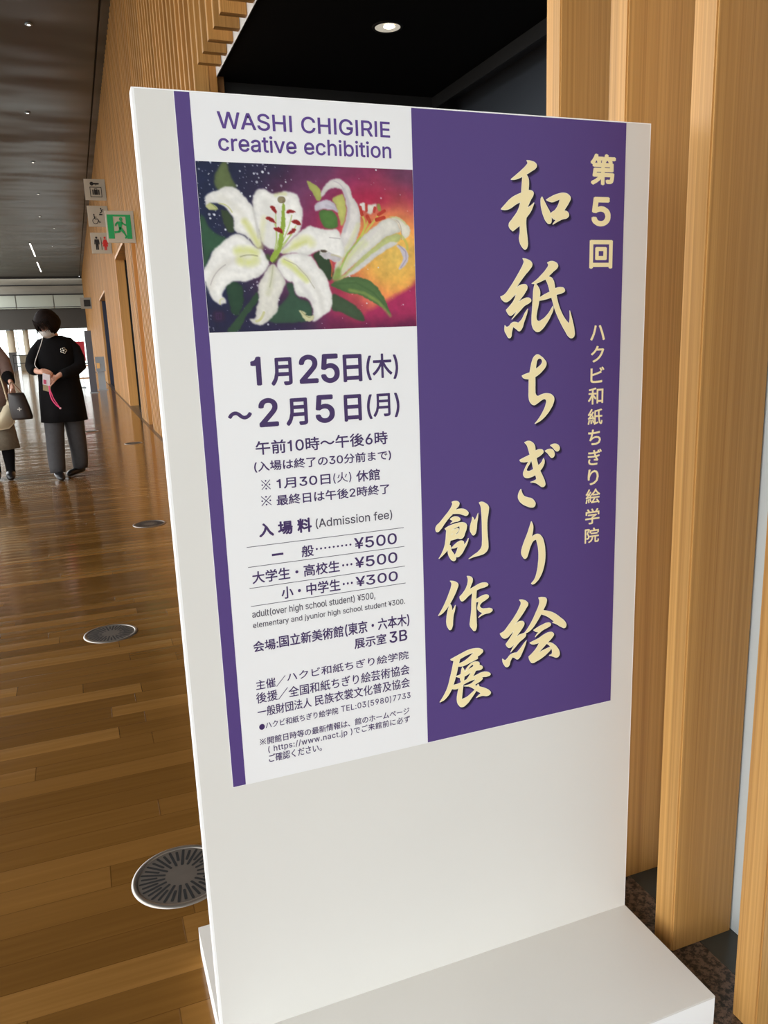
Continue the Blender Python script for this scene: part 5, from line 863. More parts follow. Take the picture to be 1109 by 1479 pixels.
for i, (x, y, lb) in enumerate(vents):
    v = v0 if i == 0 else copy_thing(v0)
    v.location = (x, y, 0.0)
    tag(v, lb, 'floor vent', 'round floor vents')

# ------------------------------------------------------------------ lights in the ceilings
dl = empty('downlight', (1.90, 3.80, 3.09)); tag(dl, 'round recessed downlight in the black soffit', 'ceiling light')
bm = NB(); add_lathe(bm, [(0.076, 0.0), (0.080, -0.006), (0.094, -0.006), (0.097, 0.0)], (0, 0, 0), 40); obj('rim', bm, M['black'], dl, True)
bm = NB(); add_lathe(bm, [(0.078, -0.004), (0.066, -0.003), (0.045, -0.0022), (0.022, -0.0018)], (0, 0, 0), 40)
obj('reflector', bm, mat('glowing reflector', lin(235, 226, 205), 0.25, metal=0.6, bump=0.9, nscale=(30, 30, 30), emit=((1, .92, .76, 1), 0.45)), dl, True)  # weak glow stands in for lamp light bouncing in the reflector
bm = NB(); add_lathe(bm, [(0.034, -0.0042), (0.0, -0.0042)], (0.006, -0.012, 0), 24)
obj('lamp', bm, mat('lit lamp', (1, .9, .7, 1), 0.5, emit=((1, .88, .66, 1), 9.0)), dl)
cl = None
spots = [(-1.402, 38.6, 'spotlight'),]
lampm = mat('ceiling lamp', (1, 1, 1, 1), 0.5, emit=((1, .96, .88, 1), 2.5))
def strip(x, y, l, label):
    t = empty('linear_light', (x, y, ZC - 0.032)); tag(t, label, 'ceiling light')
    box('housing', -0.05, 0.05, -l / 2, l / 2, 0.0, 0.03, M['alu'], t)
    box('diffuser', -0.03, 0.03, -l / 2 + .03, l / 2 - .03, -0.004, -0.0001, lampm, t)
strip(-1.41, 41.5, 5.5, 'upper of two slim strip lights on the dark ceiling')
strip(-1.44, 50.0, 6.0, 'lower brighter of two slim strip lights on the dark ceiling')
pts = [(-0.2, 12.6), (-0.45, 17.4), (-0.55, 22.0), (-0.6, 26.5), (-0.72, 31.0), (-1.9, 26), (-2.2, 33), (-0.3, 34), (-0.5, 40), (-2.8, 40)]
proto = None
for i, (x, y) in enumerate(pts):
    if proto is None:
        t = empty('ceiling_spotlight', (x, y, ZC))
        bm = NB(); add_lathe(bm, [(0.05, 0.0), (0.055, -0.012), (0.03, -0.02), (0.0, -0.02)], (0, 0, 0), 16); obj('rim', bm, M['alu'], t, True)
        bm = NB(); add_lathe(bm, [(0.026, -0.022), (0.0, -0.022)], (0, 0, 0), 12); obj('lens', bm, lampm, t)
        proto = t
    else:
        t = copy_thing(proto); t.location = (x, y, ZC)
    tag(t, 'tiny round spotlight dotted on the dark metal ceiling', 'ceiling light', 'tiny spotlights in the dark ceiling')

# ------------------------------------------------------------------ pictogram signs on the wall
def sign_plate(name, y, x0, x1, z0, z1, label, skew=0.0):
    t = empty(name, (x1, y, z0)); tag(t, label, 'sign')
    P = Matrix.Translation((-x1, -y, -z0))
    def put(o): o.parent = t; o.matrix_parent_inverse = P; return o
    put(box('plate', x0, x1, y, y + 0.03, z0, z1, M['sign_plate'], None, 0.004))
    put(box('bracket', x1, x1 + 0.03, y + 0.005, y + 0.025, z0 + 0.05, z1 - 0.05, M['soffit_edge']))
    w, h = x1 - x0, z1 - z0
    def poly(nm, pts_list, m, d=0.004):
        bm = NB()
        for pts in pts_list:
            add_prism(bm, pts, lambda a, b, dd: (x0 + a * w, y - d + dd, z0 + b * h), d - 0.0005)
        return put(obj(nm, bm, m))
    return poly
def circ(cx, cy, r, n=16, asp=1.0): return [(cx + r * math.cos(2 * math.pi * k / n), cy + r * asp * math.sin(2 * math.pi * k / n)) for k in range(n)]
def bar(x0, y0, x1, y1, w):
    dx, dy = x1 - x0, y1 - y0; L_ = math.hypot(dx, dy); nx, ny = -dy / L_ * w / 2, dx / L_ * w / 2
    return [(x0 + nx, y0 + ny), (x1 + nx, y1 + ny), (x1 - nx, y1 - ny), (x0 - nx, y0 - ny)]
def arc(cx, cy, r, a0, a1, w, n=14):
    o_ = [(cx + (r + w / 2) * math.cos(a), cy + (r + w / 2) * math.sin(a)) for a in np.linspace(a0, a1, n)]
    i_ = [(cx + (r - w / 2) * math.cos(a), cy + (r - w / 2) * math.sin(a)) for a in np.linspace(a1, a0, n)]
    return o_ + i_
YS = 17.5
pl = sign_plate('locker_sign', YS, 0.470, 0.889, 4.28, 4.70, 'beige plate with key and suitcase pictogram, topmost on the louvred wall')
pl('key_pictogram', [circ(0.36, 0.78, 0.09), [(0.42, 0.74), (0.68, 0.74), (0.72, 0.78), (0.68, 0.82), (0.42, 0.82)], bar(0.56, 0.70, 0.56, 0.78, 0.04)], M['pict_black'])
pl('suitcase_pictogram', [bar(0.25, 0.62, 0.81, 0.62, 0.03), bar(0.25, 0.16, 0.81, 0.16, 0.03), bar(0.265, 0.16, 0.265, 0.62, 0.03), bar(0.795, 0.16, 0.795, 0.62, 0.03),
                          [(0.44, 0.26), (0.62, 0.26), (0.62, 0.50), (0.44, 0.50)], [(0.36, 0.26), (0.42, 0.26), (0.42, 0.50), (0.36, 0.50)], [(0.64, 0.26), (0.70, 0.26), (0.70, 0.50), (0.64, 0.50)], bar(0.46, 0.54, 0.60, 0.54, 0.025), bar(0.47, 0.5, 0.47, 0.55, .025), bar(0.59, 0.5, 0.59, 0.55, .025)], M['pict_black'])
pl = sign_plate('accessible_toilet_sign', YS, 0.478, 0.889, 3.75, 4.17, 'beige plate with wheelchair and baby changing pictogram, middle of three plates')
pl('wheelchair_pictogram', [circ(0.30, 0.58, 0.035), bar(0.30, 0.54, 0.32, 0.38, 0.05), bar(0.30, 0.46, 0.42, 0.46, 0.035), bar(0.32, 0.37, 0.46, 0.37, 0.04), bar(0.46, 0.38, 0.54, 0.20, 0.04), bar(0.54, 0.20, 0.61, 0.23, 0.035), arc(0.34, 0.27, 0.13, math.radians(110), math.radians(370), 0.03)], M['pict_black'])
pl('baby_pictogram', [circ(0.66, 0.87, 0.035), bar(0.66, 0.83, 0.72, 0.72, 0.05), bar(0.67, 0.80, 0.79, 0.82, 0.03), bar(0.70, 0.72, 0.60, 0.66, 0.05), [(0.54, 0.55), (0.72, 0.55), (0.72, 0.61), (0.58, 0.63)]], M['pict_black'])
pl = sign_plate('restroom_sign', YS, 0.485, 0.889, 3.205, 3.63, 'beige plate with man and red woman pictogram, lowest of three plates')
pl('man_pictogram', [circ(0.28, 0.76, 0.055), [(0.18, 0.68), (0.40, 0.68), (0.42, 0.44), (0.37, 0.44), (0.36, 0.58), (0.36, 0.18), (0.30, 0.18), (0.29, 0.42), (0.28, 0.18), (0.22, 0.18), (0.22, 0.58), (0.20, 0.44), (0.15, 0.44)]], M['pict_black'])
pl('divider', [bar(0.51, 0.18, 0.51, 0.78, 0.03)], M['pict_black'])
pl('woman_pictogram', [circ(0.70, 0.76, 0.055), [(0.64, 0.68), (0.76, 0.68), (0.86, 0.46), (0.81, 0.44), (0.75, 0.58), (0.84, 0.34), (0.76, 0.34), (0.76, 0.16), (0.71, 0.16), (0.70, 0.34), (0.69, 0.16), (0.64, 0.16), (0.64, 0.34), (0.56, 0.34), (0.65, 0.58), (0.59, 0.44), (0.54, 0.46)]], M['pict_red'])
pl = sign_plate('fire_exit_sign', 11.1, 0.506, 0.888, 2.675, 3.105, 'green running man emergency exit sign projecting from the louvred wall')
pl('green_field', [[(0.05, 0.13), (0.26, 0.13), (0.26, 0.88), (0.05, 0.88)], [(0.26, 0.82), (0.70, 0.82), (0.70, 0.88), (0.26, 0.88)], [(0.70, 0.13), (0.88, 0.13), (0.88, 0.88), (0.70, 0.88)]], M['exit_green'])
pl('running_man_pictogram', [circ(0.53, 0.74, 0.06), [(0.40, 0.66), (0.56, 0.68), (0.58, 0.62), (0.52, 0.46), (0.44, 0.42), (0.42, 0.54)], bar(0.42, 0.65, 0.34, 0.58, 0.055), bar(0.34, 0.60, 0.32, 0.52, 0.05), bar(0.55, 0.65, 0.62, 0.58, 0.05), bar(0.62, 0.58, 0.71, 0.55, 0.05),
                             bar(0.49, 0.48, 0.44, 0.34, 0.075), bar(0.45, 0.35, 0.27, 0.33, 0.06), bar(0.49, 0.47, 0.60, 0.32, 0.08), bar(0.60, 0.33, 0.68, 0.19, 0.06), bar(0.70, 0.19, 0.62, 0.15, 0.05)], M['exit_green'], 0.006)
t = empty('wall_sign', (0.86, 39.0, 3.03)); tag(t, 'small distant grey plate with black square above the woman', 'sign')
box('plate', -0.45, 0.08, 0, 0.04, 0, 0.50, mat('grey plate', lin(150, 148, 138), 0.5), t)
box('square_pictogram', -0.30, -0.02, -0.006, 0.0, 0.10, 0.40, M['pict_black'], t)

# ------------------------------------------------------------------ dark totem, leaflet stand and small table beyond the woman
t = empty('totem_sign', (0.30, 22.9, 0)); tag(t, 'dark grey upright totem panel standing beyond the woman', 'sign')
box('panel', -0.09, 0.09, 0, 0.06, 0.02, 1.72, mat('totem grey', lin(82, 84, 92), 0.45), t)
box('base', -0.12, 0.12, -0.08, 0.14, 0, 0.02, M['alu'], t)
t = empty('leaflet_stand', (0.58, 24.3, 0)); tag(t, 'grey leaflet stand between totem panel and navy door', 'stand')
gm = mat('stand grey', lin(150, 156, 160), 0.25, metal=0.3)
bm = NB(); add_prism(bm, [(0.0, 0.55), (0.12, 0.98), (0.16, 0.98), (0.05, 0.55)], lambda a, b, d: (-0.13 + d, -0.1 + a, b), 0.26); obj('holder', bm, gm, t)
box('post', -0.10, 0.10, 0.0, 0.04, 0.02, 0.8, gm, t); box('base', -0.14, 0.14, -0.12, 0.14, 0, 0.02, gm, t)
box('leaflet', -0.11, -0.02, -0.075, -0.07, 0.60, 0.80, mat('orange leaflet', lin(222, 170, 100), 0.6), t)
t = empty('side_table', (0.02, 26.0, 0)); tag(t, 'low wooden table behind the woman below red hanging cloth', 'table')
wm = mat('orange wood', lin(176, 124, 70), 0.5)
box('tabletop', -0.30, 0.30, -0.25, 0.25, 0.68, 0.72, wm, t)
for sx in (-.27, .23):
    for sy in (-.22, .18): box('leg', sx, sx + .04, sy, sy + .04, 0, .68, wm, t)
box('shelf', -0.28, 0.28, -0.23, 0.23, 0.3, 0.33, wm, t)
t = empty('banner', (-0.02, 26.5, 0)); tag(t, 'red banner stand behind the woman beside the totem panel', 'banner')
box('cloth', -0.3, 0.24, 0, 0.01, 0.85, 1.46, mat('red cloth', lin(184, 40, 52), 0.7, noise=.1, nscale=(5, 5, 5)), t)
box('pole', -0.04, -0.01, 0.011, 0.03, 0.02, 1.48, M['alu'], t); box('base', -0.2, 0.15, -0.1, 0.14, 0, 0.02, M['alu'], t)

# ------------------------------------------------------------------ people
skin_m = mat('skin', lin(222, 172, 148), 0.5)
black_cloth = mat('black knit', lin(16, 15, 16), 0.95, spec=0.15, noise=0.15, nscale=(40, 40, 40))
grey_cloth = mat('charcoal trousers', lin(62, 61, 62), 0.85, noise=0.08, nscale=(30, 30, 30))
hair_m = mat('dark brown hair', lin(24, 15, 11), 0.7, spec=0.12, noise=0.3, bump=0.4, nscale=(70, 70, 8))
mask_m = mat('white mask', lin(232, 228, 222), 0.8)
shoe_m = mat('black leather', lin(22, 22, 24), 0.35)

def grow_body(name, verts, edges, root, parent, m):
    """one continuous skinned body from joints (x, y, z, rx, ry)"""
    me = bpy.data.meshes.new(name)
    me.from_pydata([v[:3] for v in verts], edges, [])
    o = bpy.data.objects.new(name, me); COL.objects.link(o)
    sk = o.modifiers.new('skin', 'SKIN'); sk.use_smooth_shade = True
    sv = me.skin_vertices[0].data
    for i, v in enumerate(verts):
        sv[i].radius = (v[3], v[4] if len(v) > 4 else v[3])
        sv[i].use_root = (i == root)
    ss = o.modifiers.new('sub', 'SUBSURF'); ss.levels = 2; ss.render_levels = 2
    new = eval_mesh(o)
    bpy.data.objects.remove(o)
    new.materials.clear(); new.materials.append(m)
    for p in new.polygons: p.use_smooth = True
    new.name = name
    return link_mesh(name, new, None, parent)

def hand(V, E, wrist_i, wrist, d, up, curl, thumb_side, s=1.0):
    """palm and five fingers: d = direction of the fingers, up = back of the hand, thumb_side = +1/-1"""
    d = Vector(d).normalized(); up = Vector(up).normalized()
    side = d.cross(up).normalized() * thumb_side
    w = Vector(wrist)
    def add(p, r, r2=None):
        V.append((p.x, p.y, p.z, r, r2 or r)); return len(V) - 1
    palm = add(w + d * 0.045 * s, 0.026 * s, 0.016 * s)
    E.append((wrist_i, palm))
    for off, ln, r in ((0.027, 0.070, .0085), (0.009, 0.078, .009), (-0.009, 0.072, .0085), (-0.026, 0.056, .0075)):
        k = add(w + d * 0.088 * s + side * off * s, r * 1.1 * s); E.append((palm, k))
        a = 0.0; p = w + d * 0.088 * s + side * off * s; last = k
        for seg in (0.45, 0.32, 0.23):
            a += curl
            p = p + (d * math.cos(a) - up * math.sin(a)) * ln * seg * s
            n = add(p, r * (1.0 - 0.12 * seg) * s); E.append((last, n)); last = n
    t1 = add(w + d * 0.035 * s + side * 0.034 * s - up * 0.008 * s, 0.0105 * s); E.append((palm, t1))
    t2 = add(w + d * 0.065 * s + side * 0.046 * s - up * 0.020 * s, 0.0095 * s); E.append((t1, t2))
    t3 = add(w + d * 0.088 * s + side * 0.042 * s - up * 0.032 * s, 0.0085 * s); E.append((t2, t3))

def loft_obj(name, rings, m, parent, n=24, folds=0.0, seed=0, cap=True):
    bm = NB()
    R = add_loft(bm, rings, n, cap)
    if folds:
        rr = random.Random(seed)
        ph = [rr.random() * 6.28 for _ in range(3)]
        for i, ring in enumerate(R):
            k = folds * (1 - i / (len(R) - 1))
            c = Vector(rings[i][:3])
            for j, v in enumerate(ring):
                a = 2 * math.pi * j / n
                f = 1 + k * (math.sin(5 * a + ph[0]) + .6 * math.sin(8 * a + ph[1]))
                v.co = c + (v.co - c) * f
    o = obj(name, bm, m, parent, True)
    return o

def tube_obj(name, path, radii, m, parent, squash=1.0, n=16, sub=1):
    bm = NB(); add_tube(bm, path, radii, n, squash)
    return obj(name, bm, m, parent, True)

def head_parts(parent, c, yaw, pitch, hair_len, mask=True, s=1.0):
    """hair, mask and eyes in the head's own frame (face looks along -Y before turning)"""
    Rm = Euler((pitch, 0, yaw), 'XYZ').to_matrix()
    c = Vector(c)
    def place(bm):
        bmesh.ops.transform(bm, matrix=Matrix.Translation(c) @ Rm.to_4x4() @ Matrix.Scale(s, 4), verts=bm.verts)
    bm = NB()
    bmesh.ops.create_icosphere(bm, subdivisions=4, radius=1.0)
    kill = []
    rr = random.Random(5)
    for v in bm.verts:
        x, y, z = v.co
        ang = math.atan2(x, -y)                       # 0 at the face
        r = Vector((x * 0.098, y * 0.112, z * 0.125))
        if z < 0:                                     # hair hangs below the widest level
            r.z = z * hair_len
            r.x *= 1.08; r.y *= 1.04
        r += Vector((x, y, z)) * 0.004 * math.sin(ang * 17) * (1 if z < 0.6 else 0.3)
        r.y += 0.008
        v.co = r
    for f in bm.faces:
        q = f.calc_center_median()
        ang = math.atan2(q.x, -(q.y - 0.008))
        edge = 0.020 + 0.035 * math.sin(ang * 1.6 + .9)  # swept fringe
        if abs(ang) < 0.70 and q.z < edge: kill.append(f)
        elif q.z < -hair_len * 0.93: kill.append(f)
    bmesh.ops.delete(bm, geom=kill, context='FACES')
    bmesh.ops.solidify(bm, geom=list(bm.faces), thickness=0.012)
    for k in range(16):                                # loose strands of the fringe and at the cheeks
        a = -0.95 + 1.9 * k / 15
        l = 0.045 + 0.06 * abs(a) + 0.02 * rr.random()
        p = lambda t, z: (math.sin(a + t) * (0.099 - z * .14), -math.cos(a + t) * (0.113 - z * .2) + 0.006, z)
        add_tube(bm, [p(0, 0.075), p(.05, 0.05), p(.12 * (1 if a > 0 else -1), 0.05 - l * .6), p(.16 * (1 if a > 0 else -1), 0.05 - l)], [0.004, 0.007, 0.006, 0.001], 6, 0.6)
    place(bm)
    obj('hair', bm, hair_m, parent, True)
    for sx in (-1, 1):
        bm = NB(); add_ball(bm, (sx * 0.031, -0.088, 0.0), (0.014, 0.006, 0.006), u=12, v=8); place(bm)
        obj('eye', bm, mat('eye', lin(30, 22, 20), 0.2), parent, True)
    if mask:
        bm = NB()
        n, mrow = 14, 8
        G = []
        for i in range(mrow + 1):
            t = i / mrow
            z = -0.018 - t * 0.080
            row = []
            for j in range(n + 1):
                a = math.radians(-58 + 116 * j / n)
                rad = 0.098 + 0.018 * math.sin(t * math.pi) * math.cos(a) - 0.014 * t
                row.append(bm.verts.new((math.sin(a) * rad * 0.80, -math.cos(a) * rad * 1.02 + 0.004, z)))
            G.append(row)
        for i in range(mrow):
            for j in range(n): bm.faces.new((G[i][j], G[i][j + 1], G[i + 1][j + 1], G[i + 1][j]))
        bmesh.ops.solidify(bm, geom=list(bm.faces), thickness=0.003)
        place(bm)
        mk = obj('face_mask', bm, mask_m, parent, True)
        bm = NB()
        for sx in (-1, 1):
            bm = NB(); add_tube(bm, [(sx * 0.072, -0.05, -0.03), (sx * 0.086, -0.01, -0.012), (sx * 0.090, 0.02, -0.005)], 0.0018, 6)
            place(bm); obj('ear_loop', bm, mask_m, mk)

# --- the woman in the black tunic
wo = empty('person', (-0.28, 7.15, 0))
tag(wo, 'woman in black tunic and grey trousers wearing a mask, looking down at her phone', 'person')
PW = Matrix.Translation((0.28, -7.15, 0))
HC = Vector((-0.318, 7.065, 1.478))            # centre of the head
YAW, PITCH = math.radians(-44), math.radians(34)
V, E = [], []
def J(x, y, z, r, r2=None): V.append((x, y, z, r, r2 or r)); return len(V) - 1
pel = J(-0.275, 7.17, 0.86, 0.11, 0.08)
wst = J(-0.275, 7.16, 1.02, 0.115, 0.09); E.append((pel, wst))
cst = J(-0.275, 7.16, 1.18, 0.11, 0.085); E.append((wst, cst))
upc = J(-0.272, 7.165, 1.28, 0.07, 0.06); E.append((cst, upc))
nk = J(-0.275, 7.15, 1.36, 0.047); E.append((upc, nk))
nk2 = J(-0.292, 7.115, 1.405, 0.046); E.append((nk, nk2))
hd0 = J(-0.312, 7.070, 1.43, 0.066, 0.072); E.append((nk2, hd0))
hd1 = J(-0.318, 7.072, 1.485, 0.084, 0.094); E.append((hd0, hd1))
hd2 = J(-0.305, 7.095, 1.555, 0.060, 0.066); E.append((hd1, hd2))
nose = J(-0.374, 6.985, 1.445, 0.012); E.append((hd1, nose))
shl = J(-0.410, 7.168, 1.255, 0.036); E.append((upc, shl))
shr = J(-0.140, 7.175, 1.265, 0.036); E.append((upc, shr))
ell = J(-0.505, 7.12, 1.085, 0.042); E.append((shl, ell))
elr = J(-0.070, 7.13, 1.075, 0.042); E.append((shr, elr))
wl = (-0.455, 6.955, 1.045); wri = J(*wl, 0.026, 0.021); E.append((ell, wri))
wr_ = (-0.262, 6.95, 1.000); wrr = J(*wr_, 0.026, 0.021); E.append((elr, wrr))
hand(V, E, wri, wl, (0.75, -0.30, -0.10), (-0.2, -0.7, 0.7), 0.55, -1)
hand(V, E, wrr, wr_, (-0.72, -0.25, -0.45), (0.25, -0.75, 0.6), 0.50, 1)
hl = J(-0.350, 7.18, 0.82, 0.06); E.append((pel, hl))
hr = J(-0.195, 7.18, 0.82, 0.06); E.append((pel, hr))
kl = J(-0.370, 7.15, 0.43, 0.042); E.append((hl, kl))
kr = J(-0.178, 7.24, 0.43, 0.042); E.append((hr, kr))
al = J(-0.388, 7.12, 0.08, 0.028); E.append((kl, al))
ar = J(-0.178, 7.32, 0.08, 0.028); E.append((kr, ar))
fl = J(-0.372, 7.03, 0.03, 0.02, 0.016); E.append((al, fl))
fr = J(-0.235, 7.26, 0.03, 0.02, 0.016); E.append((ar, fr))
before = set(o.name for o in bpy.data.objects)
grow_body('body', V, E, pel, None, skin_m)
# tunic: A-line, knee-length, with sleeves in one garment mesh
bm = NB()
R = add_loft(bm, [(-0.268, 7.17, 0.553, 0.208, 0.172), (-0.268, 7.17, 0.65, 0.204, 0.170), (-0.270, 7.17, 0.80, 0.198, 0.165), (-0.272, 7.17, 0.95, 0.184, 0.150), (-0.274, 7.17, 1.10, 0.180, 0.138), (-0.274, 7.17, 1.20, 0.180, 0.130), (-0.274, 7.17, 1.28, 0.175, 0.108), (-0.274, 7.168, 1.325, 0.155, 0.090), (-0.272, 7.162, 1.350, 0.108, 0.076), (-0.272, 7.158, 1.366, 0.072, 0.064)], 36)
for i, ring in enumerate(R[:6]):
    for j, v in enumerate(ring):
        a = 2 * math.pi * j / 36
        k = 0.035 * (1 - i / 6)
        c = Vector((-0.27, 7.17, v.co.z)); v.co = c + (v.co - c) * (1 + k * (math.sin(6 * a + 1) + .5 * math.sin(9 * a)))
add_tube(bm, [(-0.30, 7.17, 1.300), (-0.395, 7.17, 1.288), (-0.446, 7.165, 1.225), (-0.485, 7.14, 1.15), (-0.500, 7.11, 1.09), (-0.492, 7.05, 1.060), (-0.475, 6.99, 1.048), (-0.466, 6.972, 1.046)], [0.05, 0.054, 0.056, 0.058, 0.056, 0.050, 0.042, 0.038], 16)
add_tube(bm, [(-0.24, 7.17, 1.306), (-0.150, 7.175, 1.298), (-0.102, 7.17, 1.235), (-0.078, 7.15, 1.15), (-0.072, 7.12, 1.075), (-0.125, 7.05, 1.035), (-0.205, 6.985, 1.015), (-0.245, 6.96, 1.005)], [0.05, 0.054, 0.057, 0.060, 0.060, 0.056, 0.046, 0.040], 16)
obj('tunic', bm, black_cloth, None, True)
bm = NB()
loops = [((-0.350, 7.18, 0.80), (-0.370, 7.15, 0.44), (-0.384, 7.14, 0.20), (-0.385, 7.125, 0.060)), ((-0.195, 7.18, 0.80), (-0.180, 7.24, 0.44), (-0.170, 7.29, 0.22), (-0.176, 7.31, 0.070))]
for (a, b, c_, d_) in loops:
    add_tube(bm, [a, tuple((Vector(a) + Vector(b)) / 2), b, c_, tuple((Vector(c_) * .4 + Vector(d_) * .6)), d_], [0.100, 0.098, 0.088, 0.080, 0.076, 0.070], 20)
obj('trousers', bm, grey_cloth, None, True)
for (hx, hy, tx, ty) in ((-0.385, 7.15, -0.352, 6.955), (-0.158, 7.335, -0.285, 7.215)):
    bm = NB()
    dx, dy = tx - hx, ty - hy
    P_ = lambda t_, z: (hx + dx * t_, hy + dy * t_, z)
    add_tube(bm, [P_(-0.12, 0.04), P_(0.0, 0.045), P_(0.3, 0.045), P_(0.6, 0.038), P_(0.9, 0.030), P_(1.08, 0.022), P_(1.14, 0.02)], [0.02, 0.040, 0.043, 0.043, 0.040, 0.028, 0.01], 16, 0.75)
    for v in bm.verts: v.co.z = max(v.co.z, 0.003)
    obj('shoe', bm, shoe_m, None, True)
head_parts(None, HC, YAW, PITCH, 0.105, True, 1.07)
# small things worn: brooch and earphone cord
bm = NB()
for k in range(5):
    a = 2 * math.pi * k / 5
    add_tube(bm, [(-0.200 + 0.017 * math.cos(a) + 0.011 * math.cos(b), 7.033 + 0.0, 1.225 + 0.017 * math.sin(a) + 0.011 * math.sin(b)) for b in np.linspace(0, 2 * math.pi, 10)], 0.003, 6)
add_ball(bm, (-0.200, 7.033, 1.225), (0.008, 0.004, 0.008))
obj('brooch', bm, mat('silver', lin(215, 212, 200), 0.25, metal=0.9), None, True)
bm = NB()
cp = [(-0.36, 7.02, 1.37), (-0.385, 7.03, 1.30), (-0.420, 7.02, 1.22), (-0.455, 7.00, 1.14), (-0.462, 6.99, 1.10), (-0.44, 6.96, 1.065), (-0.41, 6.93, 1.045)]
def smooth_path(cp, n=6):
    out = []
    for i in range(len(cp) - 1):
        p0, p1, p2, p3 = (Vector(cp[max(i - 1, 0)]), Vector(cp[i]), Vector(cp[i + 1]), Vector(cp[min(i + 2, len(cp) - 1)]))
        for k in range(n):
            t = k / n
            out.append(0.5 * ((2 * p1) + (p2 - p0) * t + (2 * p0 - 5 * p1 + 4 * p2 - p3) * t * t + (3 * p1 - p0 - 3 * p2 + p3) * t ** 3))
    out.append(Vector(cp[-1])); return out
add_tube(bm, smooth_path(cp), 0.0028, 8)
obj('earphone_cord', bm, mask_m, None, True)
for o in list(bpy.data.objects):
    if o.name not in before and o.parent is None:
        o.parent = wo; o.matrix_parent_inverse = PW

# things in her hands
t = empty('smartphone', (-0.375, 6.885, 0.97)); tag(t, 'white phone in clear pouch held in the woman’s hands', 'phone')
Rz = Euler((math.radians(40), math.radians(18), math.radians(-12)), 'XYZ')
t.rotation_euler = Rz
box('body', -0.034, 0.034, -0.006, 0.006, -0.075, 0.065, mat('white phone', lin(236, 228, 232), 0.3), t, 0.004)
box('pink_print', -0.026, 0.0, -0.0075, -0.0062, -0.06, -0.005, mat('pink print', lin(205, 90, 120), 0.5), t)
box('card_pouch', -0.030, 0.040, -0.010, -0.0078, -0.145, -0.07, mat('clear beige card pouch', lin(176, 158, 126), 0.25), t)
t = empty('wrist_strap', (-0.36, 6.885, 0.86)); tag(t, 'bright pink strap dangling below the held phone', 'strap')
pk = mat('pink ribbon', lin(236, 76, 130), 0.5)
bm = NB(); add_tube(bm, smooth_path([(0, 0, 0.05), (0.0, -0.004, -0.02), (0.012, -0.005, -0.08), (0.042, -0.006, -0.13), (0.070, -0.006, -0.158)]), 0.0055, 8, 0.4); obj('ribbon', bm, pk, t, True)
bm = NB(); add_tube(bm, smooth_path([(0, 0, 0.03), (0.012, -0.004, -0.02), (0.026, -0.005, -0.07), (0.050, -0.006, -0.12), (0.070, -0.006, -0.158)]), 0.004, 8, 0.4); obj('ribbon', bm, pk, t, True)
bm = NB(); add_ball(bm, (0.074, -0.006, -0.163), (0.009, 0.006, 0.009)); obj('bead', bm, mat('pale bead', lin(236, 180, 190), 0.4), t, True)

# --- her companion at the left edge of the picture
co = empty('person', (-0.92, 7.42, 0))
tag(co, 'person cut off at left edge in mauve coat, grey skirt and black tights', 'person')
PC = Matrix.Translation((0.92, -7.42, 0))
before = set(o.name for o in bpy.data.objects)
V, E = [], []
pel = J(-0.93, 7.43, 0.84, 0.13, 0.10)
wst = J(-0.93, 7.43, 1.00, 0.11, 0.09); E.append((pel, wst))
cst = J(-0.93, 7.43, 1.14, 0.12, 0.09); E.append((wst, cst))
upc = J(-0.93, 7.43, 1.26, 0.085, 0.07); E.append((cst, upc))
nk = J(-0.93, 7.42, 1.34, 0.045); E.append((upc, nk))
hd0 = J(-0.935, 7.39, 1.42, 0.066, 0.072); E.append((nk, hd0))
hd1 = J(-0.935, 7.39, 1.48, 0.082, 0.092); E.append((hd0, hd1))
hd2 = J(-0.93, 7.40, 1.545, 0.060, 0.066); E.append((hd1, hd2))
nose = J(-0.935, 7.285, 1.45, 0.012); E.append((hd1, nose))
shl = J(-1.07, 7.43, 1.21, 0.036); E.append((upc, shl))
shr = J(-0.815, 7.43, 1.21, 0.036); E.append((upc, shr))
ell = J(-1.14, 7.40, 1.02, 0.042); E.append((shl, ell))
elr = J(-0.74, 7.40, 1.03, 0.042); E.append((shr, elr))
wl = (-1.08, 7.22, 0.92); wri = J(*wl, 0.026, 0.021); E.append((ell, wri))
wr_ = (-0.700, 7.20, 0.945); wrr = J(*wr_, 0.026, 0.021); E.append((elr, wrr))
hand(V, E, wri, wl, (0.5, -0.5, -0.5), (-0.3, -0.6, 0.6), 0.6, -1)
hand(V, E, wrr, wr_, (0.15, -0.45, -0.85), (0.8, -0.3, 0.4), 0.8, -1)
hl = J(-1.00, 7.43, 0.80, 0.08); E.append((pel, hl)); hr = J(-0.86, 7.43, 0.80, 0.08); E.append((pel, hr))
kl = J(-0.985, 7.42, 0.42, 0.05); E.append((hl, kl)); kr = J(-0.825, 7.42, 0.42, 0.05); E.append((hr, kr))
al = J(-0.955, 7.46, 0.07, 0.028); E.append((kl, al)); ar = J(-0.828, 7.45, 0.07, 0.028); E.append((kr, ar))
fl = J(-0.955, 7.37, 0.03, 0.02, 0.016); E.append((al, fl)); fr = J(-0.822, 7.35, 0.03, 0.02, 0.016); E.append((ar, fr))
grow_body('body', V, E, pel, None, skin_m)
coat_m = mat('mauve coat', lin(132, 108, 98), 0.85, noise=0.08, nscale=(30, 30, 30))
bm = NB()
add_loft(bm, [(-0.93, 7.43, 0.72, 0.185, 0.135), (-0.93, 7.43, 0.85, 0.185, 0.135), (-0.93, 7.43, 1.0, 0.175, 0.13), (-0.93, 7.43, 1.13, 0.178, 0.125), (-0.93, 7.43, 1.22, 0.17, 0.10), (-0.93, 7.43, 1.28, 0.12, 0.08), (-0.93, 7.42, 1.32, 0.07, 0.065)], 28)
